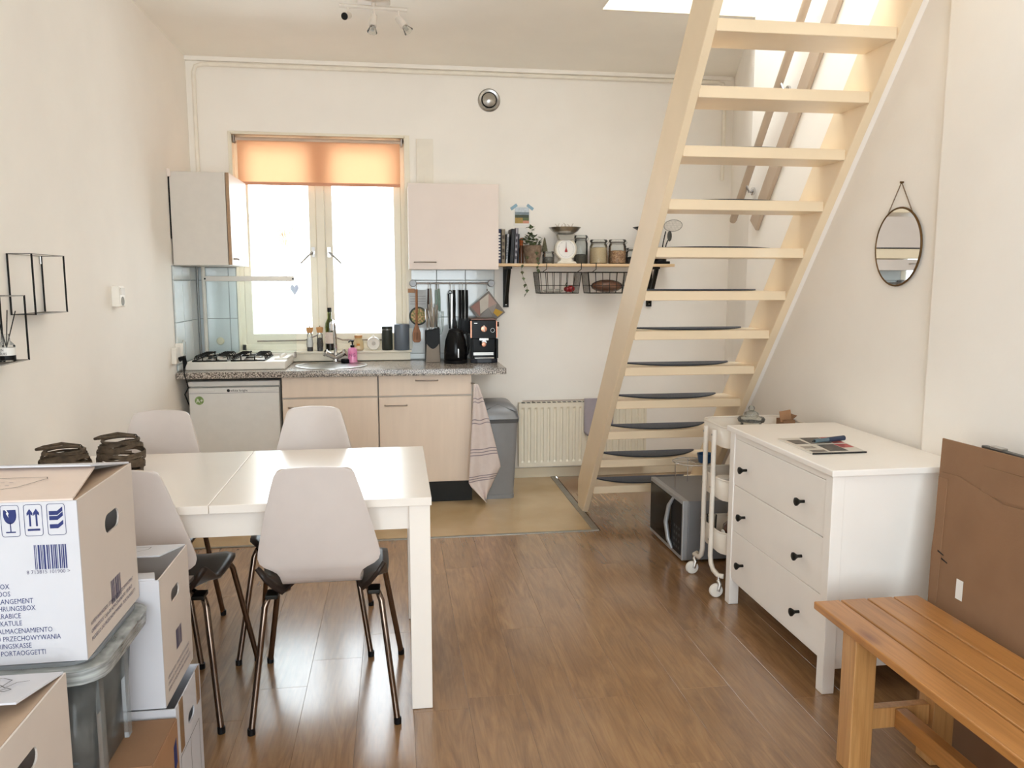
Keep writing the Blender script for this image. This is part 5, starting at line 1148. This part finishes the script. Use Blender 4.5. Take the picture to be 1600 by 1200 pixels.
# --- white archive box beneath it
WB = carton('archive_box', -1.05, -.590, 2.056, 2.31, .001, .350, 'white archive box with black lines and brown tape under a storage box', WCARD, hole=(2.20, .255, .032, .016))
g = MB(); outline(g, (-.59, 2.06, .03), (0, 1, 0), V, [(.02, .0), (.02, .17), (.215, .17), (.215, 0)], .002); outline(g, (-.59, 2.06, .03), (0, 1, 0), V, [(.12, .17), (.12, 0)], .002, closed=False); g.build('label_lines', PEN, WB)
for y_ in (2.085, 2.26): MB().box(-.5905, -.5885, y_, y_ + .035, .21 if y_ < 2.2 else .25, .352).build('brown_tape', mat('parcel_tape', '#8a6a48', .35), WB)
# --- scribbled box in front, on a plain one
SB0 = carton('moving_box', -1.17, -.672, 1.24, 1.615, .001, .335, 'closed white storage box beneath the scribbled one', BXM, WCARD)
flap(SB0, [(-1.17, 1.24, .331), (-.672, 1.24, .331), (-.672, 1.615, .331), (-1.17, 1.615, .331)], WCARD, .003)
SB = carton('moving_box', -1.17, -.669, 1.245, 1.618, .336, .682, 'white storage box with pen scribbles on its flap', BXM, WCARD, hole=(1.43, .60, .045, .018))
fs = flap(SB, [(-1.17, 1.614, .682), (-1.17, 1.478, .698), (-.70, 1.478, .694), (-.672, 1.614, .682)], WCARD)
flap(SB, [(-1.17, 1.249, .682), (-.678, 1.249, .682), (-.70, 1.46, .650), (-1.17, 1.46, .650)], WCARD)
flap(SB, [(-.673, 1.255, .678), (-.673, 1.61, .678), (-.79, 1.59, .640), (-.79, 1.27, .640)], TCARD)
g = MB(); fo = Vector((-1.17, 1.478, .7025)); fv = Vector((0, .136, -.016)).normalized(); L2 = .0025
outline(g, fo, U, fv, [(.20, .04), (.38, .04), (.415, .065), (.42, .10), (.40, .112), (.20, .112)], .0018, lift=L2)
outline(g, fo, U, fv, [(.375, .088), (.40, .088), (.395, .105), (.37, .105)], .0018, lift=L2)
outline(g, fo, U, fv, [(.41, .075), (.425, .06), (.435, .085), (.455, .09)], .0018, closed=False, lift=L2)
outline(g, fo, U, fv, [(.42, .045), (.432, .04), (.44, .05), (.43, .058)], .0018, lift=L2)
g.build('pen_drawing', PEN, fs)
text('pen_lettering', 'AP', .05, PEN, fs, fo + U[0] * Vector((.335, 0, 0)) + fv * .012, U, fv, lift=.003)

# ================================================================ DRESSER
dr = thing('chest_of_drawers', (1.73, 2.89, 0), 'white three-drawer chest with black knobs against the right wall', 'dresser')
DX0, DX1, DY0, DY1 = 1.475, 1.975, 2.475, 3.325
MB().box(DX0 - .012, DX1 + .01, DY0 - .015, DY1 + .015, .797, .820).build('top', WHITE, dr, bevel=.003)
for y in (DY0, DY1 - .045):
    for x in (DX0, DX1 - .045): B('leg', WHITE, dr, x, x + .045, y, y + .045, .001, .797, bevel=.002)
for y in (DY0 + .008, DY1 - .026): B('side_panel', WHITE, dr, DX0 + .045, DX1 - .045, y, y + .018, .09, .796)
B('back_panel', WHITE, dr, DX1 - .012, DX1 - .004, DY0 + .045, DY1 - .045, .10, .796)
MB().box(DX0 + .004, DX0 + .024, DY0 + .045, DY1 - .045, .772, .796).build('top_rail', WHITE, dr)
MB().box(DX0 + .012, DX1 - .03, DY0 + .045, DY1 - .045, .115, .128).build('bottom_rail', WHITE, dr)
for z0_, z1_ in ((.130, .350), (.354, .560), (.564, .769)):
    d_ = B('drawer', WHITE, dr, DX0 + .004, DX0 + .024, DY0 + .047, DY1 - .047, z0_, z1_, bevel=.0015)
    B('drawer_box', WHITE, d_, DX0 + .024, DX1 - .06, DY0 + .06, DY1 - .06, z0_ + .01, z1_ - .03)
    for y in (2.667, 3.157):
        zc = (z0_ + z1_) / 2 - .012
        MB().lathe([(.006, DX0 + .004), (.006, DX0 - .012), (.010, DX0 - .019), (.0155, DX0 - .026), (.0155, DX0 - .031), (.010, DX0 - .034), (0, DX0 - .034)], (0, y, zc), 18, 'X').build('knob', BLACKM, d_, smooth=True)
mg = thing('magazine', (1.64, 2.85, .82), 'open printed magazine lying on the white chest', 'magazine')
MB().prism([(1.525, 2.705), (1.742, 2.715), (1.765, 2.995), (1.53, 2.99)], 'Z', .8205, .8255).build('pages', mat('magazine_paper', '#d8d3ca', .4, var=.05), mg)
def mgp(pts, c, nm='printed_block'): MB().prism(pts, 'Z', .8256, .8260).build(nm, mat('mag_' + c.strip('#'), c, .4, col2=None, var=.45, scale=60), mg)
mgp([(1.545, 2.87), (1.60, 2.87), (1.60, 2.95), (1.545, 2.95)], '#5d5650'); mgp([(1.61, 2.87), (1.70, 2.875), (1.70, 2.985), (1.62, 2.985)], '#4a4541'); mgp([(1.705, 2.87), (1.75, 2.872), (1.757, 2.985), (1.705, 2.985)], '#a83a3d')
mgp([(1.61, 2.73), (1.685, 2.732), (1.69, 2.85), (1.62, 2.85)], '#4a4643'); mgp([(1.692, 2.785), (1.742, 2.787), (1.746, 2.85), (1.692, 2.85)], '#b3383c'); mgp([(1.535, 2.72), (1.595, 2.722), (1.60, 2.76), (1.54, 2.76)], '#777069'); mgp([(1.54, 2.79), (1.59, 2.79), (1.59, 2.83), (1.54, 2.83)], '#9d958c')
MB().box(1.525, 1.742, 2.7045, 2.708, .8205, .8262).build('edge_line', PEN, mg)
mk = thing('marker_pen', (1.70, 2.89, .8265), 'dark blue marker pen on the magazine', 'pen')
a = Vector((1.625, 2.872, .8355)); e = Vector((1.768, 2.905, .838)); m_ = a.lerp(e, .45)
MB().cyl(a, m_, .0075, .0085, 14).build('barrel', mat('grey_blue_barrel', '#5b6f79', .4), mk, smooth=True); MB().cyl(m_, e, .0095, .0105, 14).build('cap', mat('navy_cap', '#2c3a52', .35), mk, smooth=True); MB().cyl(a, a + (a - m_).normalized() * .012, .004, .002, 8).build('tip', BLACKP, mk)
# ================================================================ TROLLEY
ct = thing('kitchen_trolley', (1.68, 3.525, 0), 'cream three-tier rolling trolley behind the white chest', 'trolley')
TRM = mat('trolley_cream_enamel', '#e9e1d6', .35, var=.02)
cx0, cx1, cy0, cy1 = 1.475, 1.90, 3.365, 3.69
for zb, zt in ((.195, .297), (.450, .548), (.700, .795)):
    r1 = ring(cx0 + .006, cx1 - .006, cy0 + .006, cy1 - .006, zb, .065); r2 = ring(cx0, cx1, cy0, cy1, zt, .07)
    bk_ = MB().grid([r1 + r1[:1], r2 + r2[:1]]).add(r1, [tuple(range(len(r1)))]).build('basket', TRM, ct, smooth=True, solid=.003)
    MB().tube(ring(cx0, cx1, cy0, cy1, zt, .07), .004, 6, closed=True).build('rim', TRM, bk_, smooth=True)
for xs_, sg in ((cx0 - .014, 1), (cx1 + .014, -1)):
    for yc, s_ in ((3.475, -1), (3.573, 1)):
        MB().tube([(xs_, yc, .775), (xs_, yc, .165), (xs_, yc + s_ * .012, .13), (xs_, yc + s_ * .04, .108), (xs_, yc + s_ * .10, .102), (xs_ + sg * .02, yc + s_ * .115, .102)], .0115, 10).build('upright', TRM, ct, smooth=True)
        for z in (.245, .50, .75): MB().cyl((xs_ - sg * .012, yc + .0, z), (xs_ - sg * .0135, yc, z), .005, n=8).build('bolt', STEEL, ct)
        wx, wy = xs_ - sg * .01, yc + s_ * .103
        cs = MB().cyl((wx + sg * .01, wy, .10), (wx + sg * .01, wy, .076), .009, n=10).tube([(wx + sg * .01, wy, .08), (wx + sg * .012, wy - .016, .066), (wx + sg * .004, wy - .017, .034)], [.011, .010, .008], 8).build('castor_fork', CHROME, ct, smooth=True)
        MB().lathe([(.010, -.012), (.028, -.011), (.032, -.006), (.032, .006), (.028, .011), (.010, .012)], (wx, wy, .0325), 20, 'Y').build('castor_wheel', WPLAST, cs, smooth=True)
# things in the trolley
gj = thing('glass_jar', (1.70, 3.60, .702), 'clear glass jar with tiered glass lid standing in the trolley top', 'jar')
MB().lathe([(.045, .703), (.05, .71), (.05, .77), (.048, .785)], (1.70, 3.60, 0), 24).build('jar_body', CLEAR, gj, smooth=True)
MB().lathe([(.062, .785), (.066, .797), (.06, .806), (.035, .812), (.033, .828), (.02, .834), (.012, .838), (.016, .852), (.010, .862), (0, .863)], (1.70, 3.60, 0), 28).build('jar_lid', glass('lid_thick_glass', (.88, .90, .88), .12), gj, smooth=True)
sb_ = thing('small_carton', (1.86, 3.56, .702), 'small torn brown carton sticking out of the trolley top', 'box')
MB().box(1.83, 1.885, 3.52, 3.60, .704, .80).build('carton_body', CARD2, sb_); MB().obox((1.845, 3.54, .818), (.028, .0, .004), (0, .002, 0), (-.004, 0, .026)).build('flap', CARD, sb_); MB().obox((1.884, 3.56, .808), (.002, 0, 0), (0, .03, 0), (.014, 0, .012)).build('flap', CARD2, sb_)
lathe_thing('spice_jar', 'glass jar with red contents in the middle trolley tier', 'jar', 1.545, 3.415, .452, [('jar_body', [(.026, .001), (.028, .01), (.028, .10), (.024, .11)], CLEAR), ('contents', [(.025, .003), (.026, .075), (0, .078)], mat('red_sauce', '#a3452f', .4)), ('jar_lid', [(.027, .108), (.027, .128), (0, .129)], mat('pale_lid', '#cfc8be', .4))], 20)
lathe_thing('plastic_pot', 'low pale plastic pot in the middle trolley tier', 'pot', 1.535, 3.50, .452, [('pot_body', [(.035, .001), (.042, .07)], mat('milky_plastic', '#cfcac0', .4)), ('pot_lid', [(.044, .07), (.044, .085), (.04, .088), (0, .088)], WPLAST)], 20)
o = MB().box(1.60, 1.80, 3.40, 3.60, .452, .53).build('dark_packet', mat('dark_packet_foil', '#1f1d1c', .4, var=.3), bevel=.01); tag(o, 'dark packet lying in the middle trolley tier', 'packet')
lathe_thing('liqueur_bottle', 'small brown bottle with gold stopper in the lowest trolley tier', 'bottle', 1.56, 3.475, .197, [('bottle_body', [(.03, .001), (.042, .02), (.044, .07), (.036, .115), (.014, .135)], mat('brown_bottle_glass', '#4a2a1c', .12, coat=.5)), ('gold_stopper', [(.012, .135), (.013, .148), (.02, .158), (.018, .175), (0, .18)], mat('gold_cap', '#b08a5a', .3, .7))], 22)
MB().ico((1.518, 3.465, .275), .02, (.12, 1.3, .9), 14, 8).build('oval_label', PAPERW, bpy.data.objects['liqueur_bottle'], smooth=True)
lathe_thing('white_lid_jar', 'round jar with white lid in front of the brown bottle', 'jar', 1.55, 3.403, .197, [('jar_body', [(.025, .001), (.027, .075)], mat('dark_jam', '#4b2a22', .3)), ('jar_lid', [(.03, .075), (.03, .105), (.027, .108), (0, .108)], WPLAST)], 20)
lathe_thing('glass_tumbler', 'clear tumbler at the stair end of the lowest trolley tier', 'glass', 1.525, 3.625, .197, [('tumbler_body', [(.022, .001), (.026, .12), (.024, .12), (.02, .008), (0, .008)], CLEAR)], 20)
# ================================================================ MICROWAVE
mw = thing('microwave', (1.63, 4.09, 0), 'silver microwave oven standing on the floor below the stairs', 'microwave')
SILV = mat('silver_plastic', '#adafb2', .35, .3, var=.03); SIDE = mat('grey_painted_steel', '#8b8d91', .4, .25, var=.03)
mx0, mx1, my0, my1 = 1.452, 1.80, 3.825, 4.355
MB().box(mx0 + .03, mx1, my0, my1, .012, .330).build('case', SIDE, mw, bevel=.003)
MB().box(mx0, mx0 + .03, my0, my1, .012, .332).build('front_frame', SILV, mw, bevel=.004)
dd = MB().box(mx0 - .004, mx0, my0 + .16, my1 - .015, .035, .312).build('door', BLACKG, mw, bevel=.002)
MB().box(mx0 - .003, mx0, my0 + .015, my0 + .155, .035, .312).build('control_panel', BLACKP, mw, bevel=.002)
MB().tube([(mx0 - .006, my0 + .135, .035), (mx0 - .018, my0 + .165, .08), (mx0 - .026, my0 + .185, .17), (mx0 - .018, my0 + .165, .265), (mx0 - .006, my0 + .135, .312)], [.008, .011, .012, .011, .008], 10).build('door_handle', SILV, dd, smooth=True)
for k in range(4):
    for j in range(3): MB().box(mx0 - .0042, mx0 - .003, my0 + .03 + j * .034, my0 + .05 + j * .034, .06 + k * .035, .075 + k * .035).build('button', mat('grey_button', '#3d3f42', .4), mw)
for x in (mx0 + .05, mx1 - .05):
    for y in (my0 + .05, my1 - .05): MB().cyl((x, y, .001), (x, y, .013), .014, n=10).build('foot', BLACKP, mw)
rk = thing('grill_rack', (1.62, 4.10, .33), 'round chromed wire grill rack standing on the microwave', 'rack')
RC = (1.60, 4.10); rz_ = .475
g = MB().tube([(RC[0] + .105 * math.cos(i * .2618), RC[1] + .105 * math.sin(i * .2618), rz_) for i in range(24)], .003, 6, closed=True)
for k in range(-4, 5):
    u = k * .023; c_ = math.sqrt(max(0, .105 ** 2 - u * u)); g.tube([(RC[0] - c_, RC[1] + u, rz_), (RC[0] + c_, RC[1] + u, rz_)], .0016, 5)
g.tube([(RC[0] - .0, RC[1] - .105, rz_), (RC[0] - .0, RC[1] + .105, rz_)], .0016, 5); g.build('grid', CHROME, rk)
for a_ in (200, 320, 80):
    p = (RC[0] + .105 * math.cos(R(a_)), RC[1] + .105 * math.sin(R(a_))); MB().tube([(p[0], p[1], rz_), (p[0] + .012 * math.cos(R(a_)), p[1] + .012 * math.sin(R(a_)), rz_ - .01), (p[0] + .01 * math.cos(R(a_)), p[1] + .01 * math.sin(R(a_)), .333)], .0022, 6).build('leg', CHROME, rk)
o = thing('blue_tub', (1.66, 4.12, rz_ + .003), 'small blue plastic tub on the wire rack', 'tub')
MB().lathe([(.036, rz_ + .004), (.044, rz_ + .05), (.046, rz_ + .052), (.04, rz_ + .05), (.034, rz_ + .01), (0, rz_ + .01)], (1.66, 4.06, 0), 22).build('tub_body', mat('blue_plastic', '#27507c', .35), o, smooth=True)
# ================================================================ BENCH
bnW = wood('varnished_pine', '#a06c36', '#c48a4d', 1, .35, 6, (.3, .75), coat=.3, knots=True)
bnL = wood('varnished_pine_leg', '#b8844c', '#d6a469', 2, .38, 6, (.3, .75), coat=.25)
be = thing('wooden_bench', (1.48, 1.63, 0), 'varnished pine slatted bench in front of the cardboard sheets', 'bench')
for k in range(4): B('slat', bnW, be, 1.300 + k * .0915, 1.300 + k * .0915 + .0865, 1.00, 2.256, .425, .450, bevel=.004)
for y in (2.035, 1.15):
    for x in (1.312, 1.578): B('leg', bnL, be, x, x + .07, y, y + .07, .001, .4245, bevel=.003)
    B('cross_rail', bnL, be, 1.382, 1.578, y + .02, y + .05, .36, .42, bevel=.002); B('cross_stretcher', bnL, be, 1.382, 1.578, y + .018, y + .052, .125, .19, bevel=.003)
B('long_stretcher', bnW, be, 1.462, 1.498, 1.205, 2.05, .127, .188, bevel=.003)
# ================================================================ CARDBOARD SHEETS, METAL RACK, BOX UNDER BENCH
cb = thing('cardboard_sheet', (1.75, 1.9, 0), 'large flattened brown cardboard box leaning behind the bench', 'cardboard')
tl = Vector((1.825, 2.40, .935)); bl_ = Vector((1.70, 2.265, .004)); nx = Vector((0, -1, 0)); nn = Vector((-1, 0, -.13)).normalized()
vv_ = (bl_ - tl)
def sheet_pt(u, v): return tl + nx * u + vv_ * v
def sheet(name, pts, off0, off1, m, par):
    a_ = [sheet_pt(u, v) + nn * off0 for u, v in pts]; b_ = [sheet_pt(u, v) + nn * off1 for u, v in pts]; n_ = len(pts)
    return MB().add(a_ + b_, [(i, (i + 1) % n_, n_ + (i + 1) % n_, n_ + i) for i in range(n_)] + [tuple(range(n_ - 1, -1, -1)), tuple(range(n_, 2 * n_))]).build(name, m, par)
sheet('back_layer', [(0, 0), (.7, -.015), (1.3, -.02), (1.3, 1), (0, 1)], 0, .005, CARD2, cb)
sheet('front_layer', [(.012, .115), (.10, .11), (.30, .15), (.45, .135), (1.3, .13), (1.3, 1), (.014, 1), (.014, .60), (.02, .585), (.008, .55), (.004, .40), (.01, .28)], .006, .012, CARD2, cb)
sheet('side_flap', [(.012, .13), (.055, .13), (.052, .56), (.018, .56)], .0125, .016, CARD2, cb)
sheet('side_flap', [(.004, .60), (.045, .61), (.045, .995), (.004, .995)], .0125, .016, CARD2, cb)
sheet('upper_flap', [(.20, .05), (.72, .04), (.72, .13), (.20, .14)], .0055, .009, CARD2, cb)
sheet('white_label', [(.135, .445), (.165, .445), (.165, .51), (.135, .51)], .0125, .0132, PAPERW, cb)
for u0, v0 in ((.06, .40), (.05, .66), (.04, .38)): sheet('slit', [(u0, v0), (u0 + .03, v0 + .008), (u0 + .03, v0 + .012), (u0, v0 + .006)], .0163, .0166, DARK, cb)
rk2 = thing('folding_rack', (1.90, 1.9, 0), 'folded dark metal rack standing behind the cardboard', 'rack')
MB().box(1.885, 1.905, 1.2, 2.30, .915, .930).build('top_bar', mat('dark_grey_metal', '#5d5b58', .35, .7), rk2, bevel=.003)
for y in (1.25, 2.25): MB().box(1.887, 1.903, y, y + .02, .001, .916).build('leg', mat('dark_grey_metal', '#5d5b58', .35, .7), rk2)
MB().box(1.883, 1.907, 2.21, 2.26, .928, .936).build('joint', STEEL, rk2, bevel=.002)
ub = carton('cardboard_box', 1.40, 1.685, 1.26, 2.0, .001, .115, 'low dark cardboard box under the bench', CARD2) if False else None
# ================================================================ MIRROR
mi = thing('oval_mirror', (XR, 2.985, 1.44), 'oval wall mirror with thin brass rim on a chain', 'mirror')
myc, mzc, ra_, rb_ = 2.985, 1.598, .145, .152
def ell(k, x, n=48): return [(x, myc + ra_ * k * math.cos(2 * math.pi * i / n), mzc + rb_ * k * math.sin(2 * math.pi * i / n)) for i in range(n)]
E0, E1 = ell(1, XR - .012), ell(1, XR - .004)
mirr = mat('mirror_silver', '#e9eef0', .02, 1, var=.01)
MB().add(E0 + E1, [tuple(range(48)), tuple(range(95, 47, -1))] + [(i, (i + 1) % 48, 48 + (i + 1) % 48, 48 + i) for i in range(48)]).build('mirror_glass', mirr, mi)
BRASS = mat('aged_brass', '#6d5334', .35, .8, var=.15)
MB().tube(ell(1.015, XR - .010), .0045, 8, closed=True).build('rim', BRASS, mi, smooth=True)
nail = Vector((XR - .008, 2.988, 1.853))
chn = MB()
for s_ in (-1, 1):
    q = Vector((XR - .010, myc + s_ * .082, mzc + .128)); n_ = 22
    for k in range(n_):
        p0_, p1_ = nail.lerp(q, k / n_), nail.lerp(q, (k + 1) / n_); c_ = (p0_ + p1_) / 2; dd_ = (p1_ - p0_).normalized(); side = dd_.cross(Vector((1, 0, 0))) if k % 2 else Vector((1, 0, 0))
        chn.tube([c_ + dd_ * .0052 * math.cos(t * 1.0472) + side * .0024 * math.sin(t * 1.0472) for t in range(6)], .0009, 4, closed=True)
chn.build('chain', BRASS, mi)
MB().cyl(nail + Vector((.008, 0, 0)), nail + Vector((-.006, 0, 0)), .004, n=10).build('nail', BRASS, mi)
